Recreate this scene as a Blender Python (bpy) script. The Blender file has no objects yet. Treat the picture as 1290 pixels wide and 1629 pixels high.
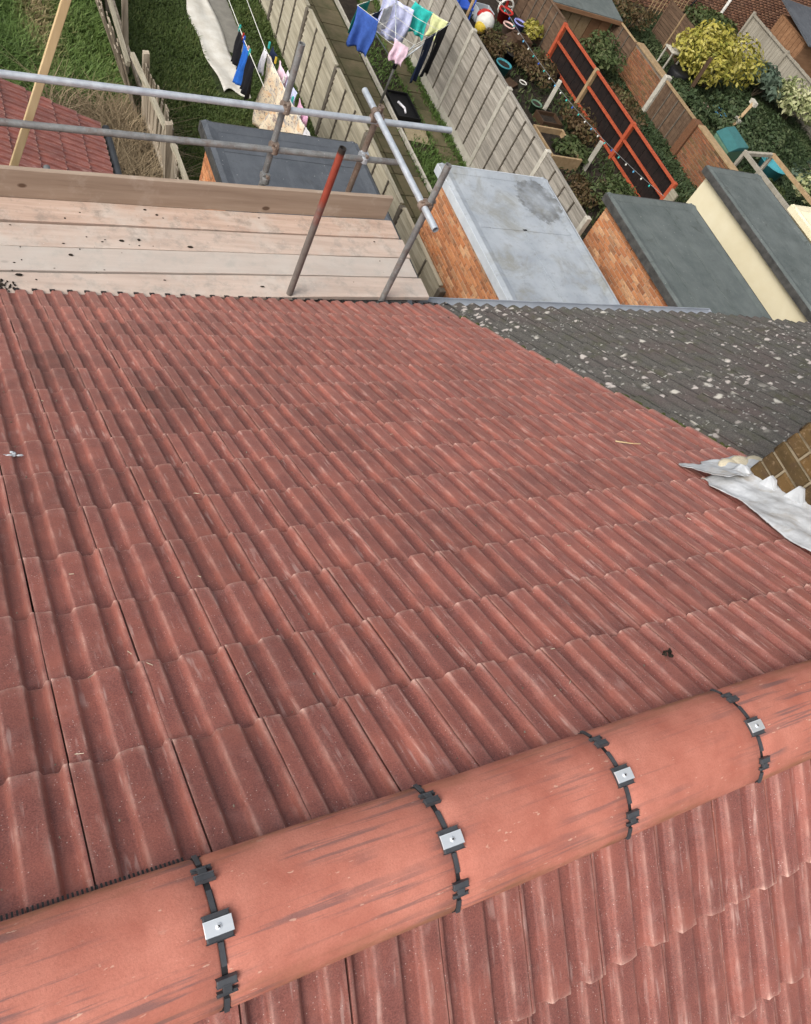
import bpy, math, random
import numpy as np
from mathutils import Matrix, Vector, noise as mnoise

random.seed(7)
rng = np.random.default_rng(7)
scene = bpy.context.scene
col = scene.collection
PI = math.pi

# ------------------------------------------------------------------ camera
cd = bpy.data.cameras.new('camera')
cam = bpy.data.objects.new('camera', cd)
col.objects.link(cam)
scene.camera = cam
RC = ((0.863167, -0.331, 0.381289), (-0.102517, -0.85431, -0.509554), (0.494401, 0.400742, -0.771345))
M = Matrix.Identity(4)
for r in range(3):
    M[r][0] = RC[0][r]
    M[r][1] = -RC[1][r]
    M[r][2] = -RC[2][r]
M.translation = (-0.1022, -0.0332, 1.5246)
cam.matrix_world = M
cd.sensor_fit = 'HORIZONTAL'
cd.sensor_width = 36
cd.lens = 34.525
cd.clip_start = 0.05
cd.clip_end = 2000

# ------------------------------------------------------------------ sky, sun, exposure
SUN_EL, SUN_AZ = 42.0, 250.0          # azimuth clockwise from +Y: light from behind left of the viewer
wd = bpy.data.worlds.new('World')
scene.world = wd
wd.use_nodes = True
wn = wd.node_tree
bg = wn.nodes['Background']
sky = wn.nodes.new('ShaderNodeTexSky')
sky.sky_type = 'NISHITA'
sky.sun_disc = False
sky.sun_elevation = math.radians(SUN_EL)
sky.sun_rotation = math.radians(SUN_AZ)
sky.air_density = 1.0
sky.dust_density = 4.0
sky.ozone_density = 0.6
cloud = wn.nodes.new('ShaderNodeHueSaturation')      # an even white overcast
cloud.inputs['Saturation'].default_value = 0.3
wn.links.new(sky.outputs[0], cloud.inputs['Color'])
wn.links.new(cloud.outputs[0], bg.inputs[0])
bg.inputs[1].default_value = 0.15
sl = bpy.data.lights.new('sun', 'SUN')
sl.energy = 1.25
sl.angle = math.radians(36)
sl.color = (1.0, 0.95, 0.87)
sun = bpy.data.objects.new('sun', sl)
col.objects.link(sun)
az, el = math.radians(SUN_AZ), math.radians(SUN_EL)
sd = Vector((math.sin(az) * math.cos(el), math.cos(az) * math.cos(el), math.sin(el)))
sun.rotation_euler = sd.to_track_quat('Z', 'Y').to_euler()
sun.location = sd * 30
scene.view_settings.view_transform = 'Standard'
scene.view_settings.look = 'None'
scene.view_settings.gamma = 1.0
scene.view_settings.exposure = 0.42
scene.view_settings.use_curve_mapping = False
scene.render.engine = 'CYCLES'

# ------------------------------------------------------------------ material helpers
def s2l(c):
    return tuple(((v / 255) / 12.92 if v / 255 <= 0.04045 else ((v / 255 + 0.055) / 1.055) ** 2.4) for v in c)

class NT:
    """small wrapper round a material's node tree"""
    def __init__(self, name, rough=0.85, metal=0.0, spec=0.3):
        self.m = bpy.data.materials.new(name)
        self.m.use_nodes = True
        self.t = self.m.node_tree
        self.b = self.t.nodes['Principled BSDF']
        self.b.inputs['Roughness'].default_value = rough
        self.b.inputs['Metallic'].default_value = metal
        self.b.inputs['Specular IOR Level'].default_value = spec
        self.tc = self.t.nodes.new('ShaderNodeTexCoord')
        self.oi = self.t.nodes.new('ShaderNodeObjectInfo')
        self.ge = self.t.nodes.new('ShaderNodeNewGeometry')
    def link(self, a, b):
        self.t.links.new(a, b)
    def put(self, sock, v):
        if hasattr(v, 'is_output'):
            self.link(v, sock)
        elif isinstance(v, (tuple, list)) and len(v) == 3 and sock.type == 'RGBA':
            sock.default_value = (*v, 1)
        else:
            sock.default_value = v
    def math(self, op, a, b=0.0, clamp=False):
        n = self.t.nodes.new('ShaderNodeMath'); n.operation = op; n.use_clamp = clamp
        self.put(n.inputs[0], a); self.put(n.inputs[1], b)
        return n.outputs[0]
    def rnd(self):
        """a number of its own for each object and for each loose piece of a joined mesh"""
        return self.math('FRACT', self.math('ADD', self.oi.outputs['Random'], self.ge.outputs['Random Per Island']))
    def coords(self, scale=(1, 1, 1), shift=True, world=False):
        mp = self.t.nodes.new('ShaderNodeMapping')
        src = self.ge.outputs['Position'] if world else self.tc.outputs['Object']
        if shift:
            cm = self.t.nodes.new('ShaderNodeCombineXYZ')
            r = self.math('MULTIPLY', self.rnd(), 37.0)
            for i in range(3):
                self.link(r, cm.inputs[i])
            va = self.t.nodes.new('ShaderNodeVectorMath'); va.operation = 'ADD'
            self.link(src, va.inputs[0]); self.link(cm.outputs[0], va.inputs[1])
            src = va.outputs[0]
        self.link(src, mp.inputs['Vector'])
        mp.inputs['Scale'].default_value = scale
        return mp.outputs[0]
    def noise(self, vec, scale, detail=4, rough=0.55, dist=0.0):
        n = self.t.nodes.new('ShaderNodeTexNoise')
        self.link(vec, n.inputs['Vector'])
        n.inputs['Scale'].default_value = scale
        n.inputs['Detail'].default_value = detail
        n.inputs['Roughness'].default_value = rough
        n.inputs['Distortion'].default_value = dist
        return n.outputs[0]
    def voro(self, vec, scale, out='Distance', rand=1.0, feat='F1'):
        n = self.t.nodes.new('ShaderNodeTexVoronoi')
        n.feature = feat
        self.link(vec, n.inputs['Vector'])
        n.inputs['Scale'].default_value = scale
        n.inputs['Randomness'].default_value = rand
        return n.outputs[out]
    def ramp(self, fac, stops, mode='LINEAR'):
        n = self.t.nodes.new('ShaderNodeValToRGB')
        n.color_ramp.interpolation = mode
        e = n.color_ramp.elements
        while len(e) < len(stops):
            e.new(0.5)
        for k, (p, c) in enumerate(stops):
            e[k].position = p
            e[k].color = (c, c, c, 1) if isinstance(c, (int, float)) else (*c, 1)
        self.put(n.inputs[0], fac)
        return n.outputs[0]
    def mix(self, fac, a, b, mode='MIX'):
        n = self.t.nodes.new('ShaderNodeMix'); n.data_type = 'RGBA'; n.blend_type = mode
        self.put(n.inputs[0], fac); self.put(n.inputs[6], a); self.put(n.inputs[7], b)
        return n.outputs[2]
    def attr(self, name, typ='GEOMETRY', out='Fac'):
        n = self.t.nodes.new('ShaderNodeAttribute'); n.attribute_name = name; n.attribute_type = typ
        return n.outputs[out]
    def sep(self, vec):
        n = self.t.nodes.new('ShaderNodeSeparateXYZ'); self.link(vec, n.inputs[0]); return n.outputs
    def color(self, c):
        self.put(self.b.inputs['Base Color'], c)
    def rough(self, r):
        self.put(self.b.inputs['Roughness'], r)
    def bump(self, h, strength=0.4, dist=0.01):
        n = self.t.nodes.new('ShaderNodeBump')
        n.inputs['Strength'].default_value = strength
        n.inputs['Distance'].default_value = dist
        self.link(h, n.inputs['Height'])
        self.link(n.outputs[0], self.b.inputs['Normal'])

def simple(name, a, b, scale=8, rough=0.85, metal=0.0, stretch=(1, 1, 1), bump=0.2, bd=0.004, vary=0.25, spec=0.3, detail=5):
    """two colours mixed by noise, a brightness of its own for each piece, fine relief"""
    n = NT(name, rough, metal, spec)
    v = n.coords(stretch)
    f = n.noise(v, scale, detail, 0.62)
    f2 = n.ramp(f, [(0.3, 0.0), (0.7, 1.0)])
    c = n.mix(f2, a, b)
    k = n.math('ADD', n.math('MULTIPLY', n.rnd(), vary), 1.0 - vary / 2)
    h = n.t.nodes.new('ShaderNodeHueSaturation')
    n.link(k, h.inputs['Value']); n.link(c, h.inputs['Color'])
    n.color(h.outputs[0])
    if bump:
        n.bump(n.noise(v, scale * 5, 4, 0.6), bump, bd)
    return n.m

MAT = {}
def build_materials():
    # red concrete roof tile: granular, orange tint, pale streaks down the tile, worn edges, lit tail rim painted in
    n = NT('red_tile', 0.8, 0, 0.5)
    n.b.inputs['Sheen Weight'].default_value = 0.26
    n.b.inputs['Sheen Roughness'].default_value = 0.36
    n.b.inputs['Sheen Tint'].default_value = (1.0, 0.60, 0.50, 1)
    v = n.coords()
    grain = n.noise(v, 300, 4, 0.8)
    c = n.mix(n.ramp(grain, [(0.36, 0.0), (0.62, 1.0)]), (0.112, 0.034, 0.027), (0.285, 0.094, 0.074))
    big = n.noise(v, 7, 3, 0.55)
    c = n.mix(n.ramp(big, [(0.42, 0.0), (0.72, 0.45)]), c, (0.40, 0.125, 0.085))
    st = n.noise(n.coords((1.0, 0.07, 1.0)), 85, 3, 0.5)
    mask = n.noise(v, 11, 2, 0.5)
    stf = n.math('MULTIPLY', n.ramp(st, [(0.57, 0.0), (0.66, 1.0)]), n.ramp(mask, [(0.48, 0.0), (0.66, 0.42)]))
    c = n.mix(stf, c, (0.52, 0.36, 0.32))
    dust = n.ramp(n.noise(v, 16, 4, 0.6), [(0.56, 0.0), (0.80, 0.24)])
    c = n.mix(dust, c, (0.40, 0.22, 0.20))
    wear_rim = n.attr('wear_rim')
    wf = n.math('MULTIPLY', wear_rim, n.ramp(n.noise(n.coords((1, 0.35, 1)), 55, 4, 0.65), [(0.36, 0.12), (0.58, 1.0)]))
    c = n.mix(wf, c, (0.64, 0.40, 0.33))
    sp = n.voro(v, 110)
    spk = n.math('MULTIPLY', n.ramp(sp, [(0.10, 1.0), (0.16, 0.0)]), n.ramp(n.noise(v, 30, 1), [(0.46, 0.0), (0.58, 0.8)]))
    c = n.mix(spk, c, (0.55, 0.42, 0.38))
    # each tile a little lighter or darker, two of them damp
    k = n.math('ADD', n.math('MULTIPLY', n.rnd(), 0.26), 0.88)
    wet = n.attr('damp', 'OBJECT')
    wetf = n.math('MULTIPLY', wet, n.ramp(n.noise(n.coords((1, 1, 1), False), 6, 2), [(0.3, 0.3), (0.55, 1.0)]))
    k = n.math('MULTIPLY', k, n.math('SUBTRACT', 1.0, n.math('MULTIPLY', wetf, 0.34)))
    h = n.t.nodes.new('ShaderNodeHueSaturation')
    n.link(k, h.inputs['Value']); n.link(c, h.inputs['Color'])
    n.color(h.outputs[0])
    n.rough(n.ramp(mask, [(0.3, 0.46), (0.7, 0.66)]))
    bh = n.math('ADD', n.math('MULTIPLY', grain, 0.7), n.math('MULTIPLY', n.noise(v, 90, 3), 0.5))
    n.bump(bh, 0.45, 0.0022)
    MAT['red_tile'] = n.m
    # smooth terracotta coloured ridge cap with dark streaks along it
    n = NT('ridge_cap', 0.72, 0, 0.35)
    v = n.coords()
    c = n.mix(n.ramp(n.noise(v, 9, 5, 0.6), [(0.3, 0.0), (0.7, 1.0)]), (0.40, 0.128, 0.088), (0.55, 0.212, 0.152))
    c = n.mix(n.ramp(n.noise(v, 230, 4, 0.8), [(0.36, 0.32), (0.56, 0.0)]), c, (0.26, 0.085, 0.062))
    st = n.noise(n.coords((0.035, 1.0, 1.0)), 78, 6, 0.62, 0.25)
    msk = n.noise(n.coords((0.35, 1, 1)), 11, 2, 0.5)
    sf = n.math('MULTIPLY', n.ramp(st, [(0.50, 0.0), (0.58, 1.0)]), n.ramp(msk, [(0.42, 0.0), (0.54, 1.0)]))
    sf = n.math('MULTIPLY', sf, n.math('ADD', n.math('MULTIPLY', n.oi.outputs['Random'], 0.9), 0.3), True)
    c = n.mix(sf, c, (0.115, 0.085, 0.088))
    chip = n.math('MULTIPLY', n.ramp(n.noise(n.coords((0.35, 1, 1)), 120, 2), [(0.66, 0.0), (0.70, 1.0)]), n.ramp(n.noise(v, 14, 2), [(0.5, 0.0), (0.62, 0.7)]))
    c = n.mix(chip, c, (0.62, 0.40, 0.30))
    edge = n.attr('wear_rim')
    c = n.mix(n.math('MULTIPLY', edge, n.ramp(n.noise(n.coords((0.3, 1, 1)), 30, 4), [(0.4, 0.0), (0.62, 0.8)])), c, (0.25, 0.115, 0.06))
    n.color(c)
    n.rough(n.ramp(st, [(0.4, 0.66), (0.7, 0.85)]))
    n.bump(n.noise(v, 190, 5, 0.75), 0.5, 0.002)
    MAT['ridge_cap'] = n.m
    # old neighbouring tiles: dark, mossy, with pale lichen blotches
    n = NT('old_tile', 0.95, 0, 0.15)
    v = n.coords()
    w = n.coords((1, 1, 1), False, True)
    c = n.mix(n.ramp(n.noise(v, 120, 4, 0.7), [(0.3, 0.0), (0.7, 1.0)]), (0.055, 0.051, 0.046), (0.155, 0.146, 0.132))
    c = n.mix(n.ramp(n.noise(w, 1.7, 4, 0.6), [(0.45, 0.0), (0.7, 0.45)]), c, (0.115, 0.075, 0.075))
    c = n.mix(n.ramp(n.noise(w, 5, 5, 0.7), [(0.52, 0.0), (0.72, 0.75)]), c, (0.075, 0.078, 0.042))
    # the lichen is thickest low down beside the new roof
    pp_ = n.sep(n.ge.outputs['Position'])
    near = n.ramp(n.math('ADD', n.math('MULTIPLY', pp_[0], -0.16), n.math('MULTIPLY', pp_[1], 0.22)), [(0.0, 0.0), (0.32, 0.15)])
    def blotch(scale, lo, hi, msc, mlo):
        dv = n.t.nodes.new('ShaderNodeVectorMath'); dv.operation = 'ADD'
        nz = n.t.nodes.new('ShaderNodeTexNoise'); n.link(w, nz.inputs['Vector']); nz.inputs['Scale'].default_value = 16; nz.inputs['Detail'].default_value = 3
        sc_ = n.t.nodes.new('ShaderNodeVectorMath'); sc_.operation = 'SCALE'; n.link(nz.outputs['Color'], sc_.inputs[0]); sc_.inputs['Scale'].default_value = 0.075
        n.link(w, dv.inputs[0]); n.link(sc_.outputs[0], dv.inputs[1])
        d = n.voro(dv.outputs[0], scale)
        return n.math('MULTIPLY', n.ramp(d, [(lo, 1.0), (hi, 0.0)]), n.ramp(n.math('ADD', n.noise(w, msc, 2, 0.6), near), [(mlo, 0.0), (mlo + 0.06, 1.0)]))
    c = n.mix(n.math('MULTIPLY', blotch(5.8, 0.14, 0.24, 1.6, 0.51), 0.88), c, (0.58, 0.545, 0.48))
    c = n.mix(n.math('MULTIPLY', blotch(11.0, 0.18, 0.28, 1.1, 0.49), 0.82), c, (0.58, 0.52, 0.48))
    c = n.mix(n.math('MULTIPLY', blotch(24.0, 0.14, 0.26, 2.1, 0.46), 0.6), c, (0.50, 0.49, 0.45))
    n.color(c)
    n.bump(n.noise(v, 60, 5, 0.7), 0.6, 0.006)
    MAT['old_tile'] = n.m
    # bricks
    def brick(name, cols, rough=0.92):
        n = NT(name, rough, 0, 0.2)
        v = n.coords()
        c = n.ramp(n.rnd(), [(k / (len(cols) - 1), s2l(q)) for k, q in enumerate(cols)])
        c = n.mix(n.ramp(n.noise(v, 22, 4, 0.7), [(0.35, 0.0), (0.7, 0.55)]), c, s2l(cols[1]))
        c = n.mix(n.ramp(n.noise(v, 55, 4, 0.7), [(0.56, 0.0), (0.7, 0.5)]), c, (0.35, 0.25, 0.16))
        c = n.mix(n.ramp(n.noise(v, 13, 3, 0.7), [(0.54, 0.0), (0.72, 0.65)]), c, (0.07, 0.043, 0.03))
        n.color(c)
        n.bump(n.noise(v, 90, 4, 0.7), 0.5, 0.006)
        MAT[name] = n.m
    brick('orange_brick', [(150, 100, 72), (188, 126, 86), (200, 142, 100), (170, 110, 76), (212, 170, 130), (130, 90, 68), (194, 128, 84)])
    brick('old_brick', [(64, 52, 36), (98, 78, 50), (82, 66, 40), (50, 42, 32), (110, 84, 50)])
    brick('garden_brick', [(110, 78, 56), (140, 88, 62), (96, 84, 56), (150, 104, 74), (90, 66, 48)])
    brick('house_brick', [(128, 92, 74), (146, 106, 84), (112, 82, 70), (154, 118, 96), (120, 84, 66)])
    MAT['mortar'] = simple('mortar', (0.40, 0.32, 0.24), (0.56, 0.47, 0.37), 30, 0.95)
    MAT['dark_mortar'] = simple('dark_mortar', (0.13, 0.10, 0.075), (0.24, 0.20, 0.155), 30, 0.95)
    MAT['stack_mortar'] = simple('stack_mortar', (0.17, 0.135, 0.085), (0.36, 0.30, 0.21), 14, 0.95, bump=0.6)
    MAT['cream_mortar'] = simple('cream_mortar', (0.50, 0.43, 0.30), (0.62, 0.56, 0.43), 20, 0.9, bump=0.5, bd=0.01)
    MAT['cream_render'] = simple('cream_render', (0.74, 0.66, 0.45), (0.80, 0.73, 0.53), 3, 0.9, bump=0.2, bd=0.004)
    # flat roof coverings
    n = NT('grey_felt', 0.62, 0, 0.35)
    w = n.coords((1, 1, 1), False, True)
    c = n.mix(n.ramp(n.noise(w, 2.2, 5, 0.6), [(0.35, 0.0), (0.65, 1.0)]), (0.30, 0.33, 0.365), (0.40, 0.43, 0.46))
    c = n.mix(n.ramp(n.noise(w, 1.3, 6, 0.72, 0.5), [(0.5, 0.0), (0.66, 0.75)]), c, (0.24, 0.235, 0.20))
    c = n.mix(n.ramp(n.noise(w, 12, 5, 0.7), [(0.56, 0.0), (0.75, 0.45)]), c, (0.17, 0.17, 0.15))
    # the dark tide mark of a dried puddle near the far corner
    p = n.sep(n.ge.outputs['Position'])
    dx = n.math('DIVIDE', n.math('SUBTRACT', p[0], 8.35), 0.42)
    dy = n.math('DIVIDE', n.math('SUBTRACT', p[1], 8.45), 0.50)
    wob = n.math('MULTIPLY', n.math('SUBTRACT', n.noise(w, 5, 4, 0.7), 0.5), 0.9)
    rr = n.math('ADD', n.math('SQRT', n.math('ADD', n.math('MULTIPLY', dx, dx), n.math('MULTIPLY', dy, dy))), wob)
    c = n.mix(n.math('MULTIPLY', n.ramp(rr, [(0.35, 0.35), (0.8, 0.75), (0.92, 0.85), (1.0, 0.0)]), n.ramp(n.noise(w, 9, 4), [(0.3, 0.3), (0.6, 1.0)])), c, (0.10, 0.10, 0.095))
    n.color(c)
    n.rough(n.ramp(n.noise(w, 3, 4), [(0.35, 0.45), (0.7, 0.8)]))
    n.bump(n.noise(w, 5, 4, 0.6), 0.25, 0.03)
    MAT['grey_felt'] = n.m
    def felt(name, a, b, pale, moss):
        n = NT(name, 0.85, 0, 0.3)
        w = n.coords((1, 1, 1), False, True)
        c = n.mix(n.ramp(n.noise(w, 2.4, 7, 0.65), [(0.35, 0.0), (0.65, 1.0)]), a, b)
        c = n.mix(n.ramp(n.noise(w, 120, 3, 0.8), [(0.45, 0.0), (0.65, 0.5)]), c, pale)
        c = n.mix(n.ramp(n.noise(n.coords((2.5, 0.5, 1), False, True), 3.5, 5, 0.7), [(0.55, 0.0), (0.7, 0.5)]), c, pale)
        c = n.mix(n.ramp(n.noise(w, 3.1, 6, 0.75, 0.6), [(0.58, 0.0), (0.72, 0.7)]), c, moss)
        c = n.mix(n.ramp(n.voro(w, 9), [(0.045, 0.8), (0.06, 0.0)]), c, (0.45, 0.45, 0.43))
        n.color(c)
        n.rough(n.ramp(n.noise(w, 3, 4), [(0.35, 0.6), (0.7, 0.92)]))
        n.bump(n.noise(w, 7, 8, 0.75), 0.5, 0.02)
        MAT[name] = n.m
    felt('dark_felt', (0.072, 0.088, 0.084), (0.120, 0.138, 0.132), (0.17, 0.185, 0.178), (0.040, 0.044, 0.034))
    felt('slate_felt', (0.060, 0.068, 0.080), (0.094, 0.104, 0.118), (0.125, 0.135, 0.15), (0.05, 0.054, 0.058))
    MAT['felt_edge'] = simple('felt_edge', (0.028, 0.028, 0.027), (0.085, 0.083, 0.078), 9, 0.8, bump=0.5)
    MAT['grey_trim'] = simple('grey_trim', (0.38, 0.41, 0.44), (0.50, 0.53, 0.56), 5, 0.6)
    # timber
    MAT['board_pale'] = simple('board_pale', (0.50, 0.375, 0.29), (0.62, 0.49, 0.40), 6, 0.9, stretch=(0.08, 1, 1), bump=0.35, bd=0.003, vary=0.12)
    n = NT('scaffold_board', 0.92, 0, 0.2)
    v = n.coords((0.07, 1, 1)); v1 = n.coords()
    c = n.mix(n.ramp(n.noise(v, 22, 6, 0.6), [(0.3, 0.0), (0.7, 1.0)]), (0.44, 0.305, 0.235), (0.62, 0.465, 0.375))
    c = n.mix(n.ramp(n.noise(v1, 3.2, 5, 0.62), [(0.48, 0.0), (0.68, 0.7)]), c, (0.58, 0.52, 0.46))
    c = n.mix(n.ramp(n.noise(v1, 8, 6, 0.75), [(0.50, 0.0), (0.68, 0.75)]), c, (0.26, 0.22, 0.185))
    c = n.mix(n.ramp(n.voro(v1, 26), [(0.05, 0.7), (0.09, 0.0)]), c, (0.72, 0.68, 0.63))
    kn = n.voro(n.coords((0.5, 1, 1)), 4.2)
    c = n.mix(n.ramp(kn, [(0.035, 0.85), (0.06, 0.0)]), c, (0.13, 0.07, 0.04))
    c = n.mix(n.math('MULTIPLY', n.ramp(n.math('FRACT', n.math('MULTIPLY', n.oi.outputs['Random'], 7.3)), [(0.2, 0.1), (0.9, 1.0)]), 0.7), c, (0.47, 0.435, 0.395))
    n.color(c)
    n.bump(n.noise(v, 50, 5, 0.65), 0.4, 0.003)
    MAT['scaffold_board'] = n.m
    n = NT('toe_board', 0.9, 0, 0.2)
    v = n.coords((0.06, 1, 1)); v1 = n.coords()
    c = n.mix(n.ramp(n.noise(v, 16, 6, 0.6), [(0.3, 0.0), (0.7, 1.0)]), (0.29, 0.215, 0.16), (0.42, 0.33, 0.255))
    c = n.mix(n.ramp(n.noise(v1, 5, 5, 0.7), [(0.55, 0.0), (0.72, 0.6)]), c, (0.48, 0.40, 0.33))
    kn = n.voro(n.coords((0.6, 1, 1)), 3.4)
    c = n.mix(n.ramp(kn, [(0.05, 0.85), (0.08, 0.0)]), c, (0.09, 0.05, 0.03))
    n.color(c)
    n.bump(n.noise(v, 40, 5, 0.65), 0.4, 0.003)
    MAT['toe_board'] = n.m
    MAT['fresh_timber'] = simple('fresh_timber', (0.48, 0.345, 0.18), (0.60, 0.46, 0.27), 12, 0.8, stretch=(1, 1, 0.05), bump=0.15)
    MAT['grey_fence'] = simple('grey_fence', (0.18, 0.162, 0.135), (0.37, 0.34, 0.295), 26, 0.95, stretch=(1, 0.05, 1), bump=0.6, bd=0.008, vary=0.34)
    MAT['pale_fence'] = simple('pale_fence', (0.23, 0.205, 0.145), (0.43, 0.39, 0.30), 24, 0.95, stretch=(1, 0.05, 1), bump=0.6, bd=0.008, vary=0.28)
    MAT['batten'] = simple('batten', (0.085, 0.07, 0.055), (0.16, 0.14, 0.11), 14, 0.95)
    MAT['old_plank'] = simple('old_plank', (0.17, 0.135, 0.095), (0.42, 0.36, 0.28), 10, 0.95, stretch=(1, 1, 0.08), bump=0.6, bd=0.008, vary=0.5)
    MAT['brown_fence'] = simple('brown_fence', (0.075, 0.045, 0.028), (0.15, 0.095, 0.06), 12, 0.9, stretch=(1, 0.15, 1), bump=0.5, bd=0.006, vary=0.3)
    MAT['silver_fence'] = simple('silver_fence', (0.25, 0.225, 0.18), (0.37, 0.34, 0.28), 12, 0.92, stretch=(1, 1, 0.1), bump=0.4, bd=0.006, vary=0.2)
    MAT['orange_paint'] = simple('orange_paint', (0.34, 0.062, 0.028), (0.46, 0.100, 0.042), 12, 0.7, bump=0.2)
    MAT['black_panel'] = simple('black_panel', (0.007, 0.005, 0.005), (0.020, 0.012, 0.010), 8, 0.9)
    MAT['shed_wood'] = simple('shed_wood', (0.20, 0.10, 0.05), (0.31, 0.17, 0.09), 10, 0.85, stretch=(0.2, 1, 1), vary=0.2)
    MAT['tan_wood'] = simple('tan_wood', (0.28, 0.19, 0.10), (0.40, 0.28, 0.16), 10, 0.85)
    # concrete, stone, ground
    MAT['concrete'] = simple('concrete', (0.36, 0.335, 0.28), (0.52, 0.49, 0.42), 9, 0.95, bump=0.4, bd=0.006)
    n = NT('ground', 1.0, 0, 0.1)
    w = n.coords((1, 1, 1), False, True)
    c = n.mix(n.ramp(n.noise(w, 1.4, 6, 0.65), [(0.35, 0.0), (0.65, 1.0)]), (0.030, 0.024, 0.016), (0.075, 0.060, 0.040))
    c = n.mix(n.ramp(n.noise(w, 0.8, 5, 0.65), [(0.48, 0.0), (0.62, 0.8)]), c, (0.045, 0.060, 0.020))
    c = n.mix(n.ramp(n.noise(w, 14, 4, 0.7), [(0.58, 0.0), (0.75, 0.6)]), c, (0.14, 0.11, 0.08))
    n.color(c)
    n.bump(n.noise(w, 9, 6, 0.7), 0.8, 0.06)
    MAT['ground'] = n.m
    MAT['soil'] = simple('soil', (0.016, 0.012, 0.009), (0.050, 0.037, 0.026), 9, 1.0, bump=1.0, bd=0.05, detail=8)
    MAT['turf_soil'] = simple('turf_soil', (0.022, 0.036, 0.010), (0.055, 0.065, 0.022), 3, 1.0, bump=0.8, bd=0.04, detail=8)
    MAT['mossy_slab'] = simple('mossy_slab', (0.060, 0.062, 0.026), (0.150, 0.118, 0.070), 2.6, 0.95, bump=0.5, bd=0.012, vary=0.35, detail=8)
    MAT['grey_path'] = simple('grey_path', (0.19, 0.18, 0.155), (0.28, 0.265, 0.23), 5, 0.95, bump=0.4)
    MAT['sand'] = simple('sand', (0.30, 0.245, 0.15), (0.40, 0.33, 0.21), 10, 1.0, bump=0.6, bd=0.02)
    MAT['white_sheet'] = simple('white_sheet', (0.56, 0.52, 0.44), (0.76, 0.74, 0.68), 4, 0.85, bump=0.4, bd=0.01, detail=8)
    MAT['moss'] = simple('moss', (0.035, 0.050, 0.012), (0.10, 0.11, 0.03), 30, 1.0, bump=0.8, bd=0.01)
    # metal and plastic
    def tube(name, a, b, rust, metal=0.55, rough=0.42):
        n = NT(name, rough, metal, 0.5)
        v = n.coords()
        c = n.mix(n.ramp(n.noise(v, 9, 5, 0.65), [(0.35, 0.0), (0.65, 1.0)]), a, b)
        c = n.mix(n.ramp(n.noise(v, 13, 5, 0.7), [(0.5, 0.0), (0.72, rust)]), c, (0.17, 0.085, 0.05))
        c = n.mix(n.ramp(n.noise(v, 40, 4, 0.7), [(0.62, 0.0), (0.7, 0.6)]), c, (0.5, 0.48, 0.45))
        n.color(c)
        n.rough(n.ramp(n.noise(v, 15, 4), [(0.3, rough - 0.1), (0.7, rough + 0.25)]))
        n.bump(n.noise(v, 60, 4, 0.6), 0.25, 0.002)
        MAT[name] = n.m
    tube('galvanised', (0.44, 0.48, 0.53), (0.60, 0.64, 0.68), 0.12)
    tube('dull_steel', (0.19, 0.195, 0.195), (0.31, 0.315, 0.31), 0.55, 0.45, 0.55)
    tube('rusty_steel', (0.16, 0.12, 0.095), (0.27, 0.21, 0.17), 0.9, 0.3, 0.65)
    n = NT('red_tube', 0.55, 0.1, 0.4)
    v = n.coords()
    z = n.sep(n.ge.outputs['Position'])[2]
    zz = n.math('ADD', z, n.math('MULTIPLY', n.noise(v, 9, 4, 0.7), 0.5))
    red = n.mix(n.noise(v, 22, 4), (0.20, 0.035, 0.022), (0.36, 0.075, 0.045))
    stl = n.mix(n.noise(v, 16, 4), (0.10, 0.085, 0.075), (0.23, 0.20, 0.18))
    f = n.ramp(n.math('ADD', zz, 2.0), [(0.40, 0.0), (0.62, 1.0)])
    c = n.mix(f, stl, red)
    c = n.mix(n.ramp(n.math('ADD', z, 2.0), [(0.715, 0.0), (0.735, 1.0)]), c, (0.03, 0.025, 0.022))
    n.color(c)
    n.bump(n.noise(v, 60, 4), 0.3, 0.002)
    MAT['red_tube'] = n.m
    MAT['lead'] = simple('lead', (0.42, 0.44, 0.46), (0.66, 0.68, 0.70), 9, 0.55, 0.15, bump=0.35, bd=0.006, detail=7)
    n = NT('lead_sheet', 0.55, 0.15, 0.4)
    v = n.coords()
    c = n.mix(n.ramp(n.noise(v, 9, 7, 0.65), [(0.32, 0.0), (0.66, 1.0)]), (0.44, 0.45, 0.46), (0.68, 0.70, 0.72))
    c = n.mix(n.ramp(n.noise(v, 6, 5, 0.65, 0.6), [(0.52, 0.0), (0.68, 0.75)]), c, (0.36, 0.30, 0.22))
    n.color(c)
    n.bump(n.noise(v, 26, 5, 0.6), 0.4, 0.006)
    MAT['lead_sheet'] = n.m
    MAT['black_plastic'] = simple('black_plastic', (0.014, 0.014, 0.015), (0.024, 0.024, 0.026), 40, 0.5, bump=0.1, spec=0.4)
    MAT['grey_plastic'] = simple('grey_plastic', (0.042, 0.044, 0.050), (0.060, 0.062, 0.068), 40, 0.48, bump=0.1, spec=0.4)
    MAT['void'] = simple('void', (0.010, 0.007, 0.006), (0.018, 0.012, 0.010), 20, 0.95)
    n = NT('clip_steel', 0.36, 0.6, 0.5)
    n.color(n.mix(n.noise(n.coords((0.1, 1, 1)), 120, 3), (0.72, 0.76, 0.79), (0.84, 0.87, 0.89)))
    MAT['clip_steel'] = n.m
    MAT['gutter_grey'] = simple('gutter_grey', (0.30, 0.33, 0.38), (0.40, 0.43, 0.48), 5, 0.5, bump=0.1)
    MAT['dark_gutter'] = simple('dark_gutter', (0.03, 0.033, 0.038), (0.06, 0.064, 0.07), 8, 0.5)
    # cloth and coloured plastics
    def flat(name, rgb, rough=0.9, var=0.2, sc=12):
        a = s2l(rgb)
        MAT[name] = simple(name, tuple(q * (1 - var) for q in a), tuple(min(q * (1 + var), 0.9) for q in a), sc, rough, bump=0.25, bd=0.01, vary=0.1)
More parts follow.
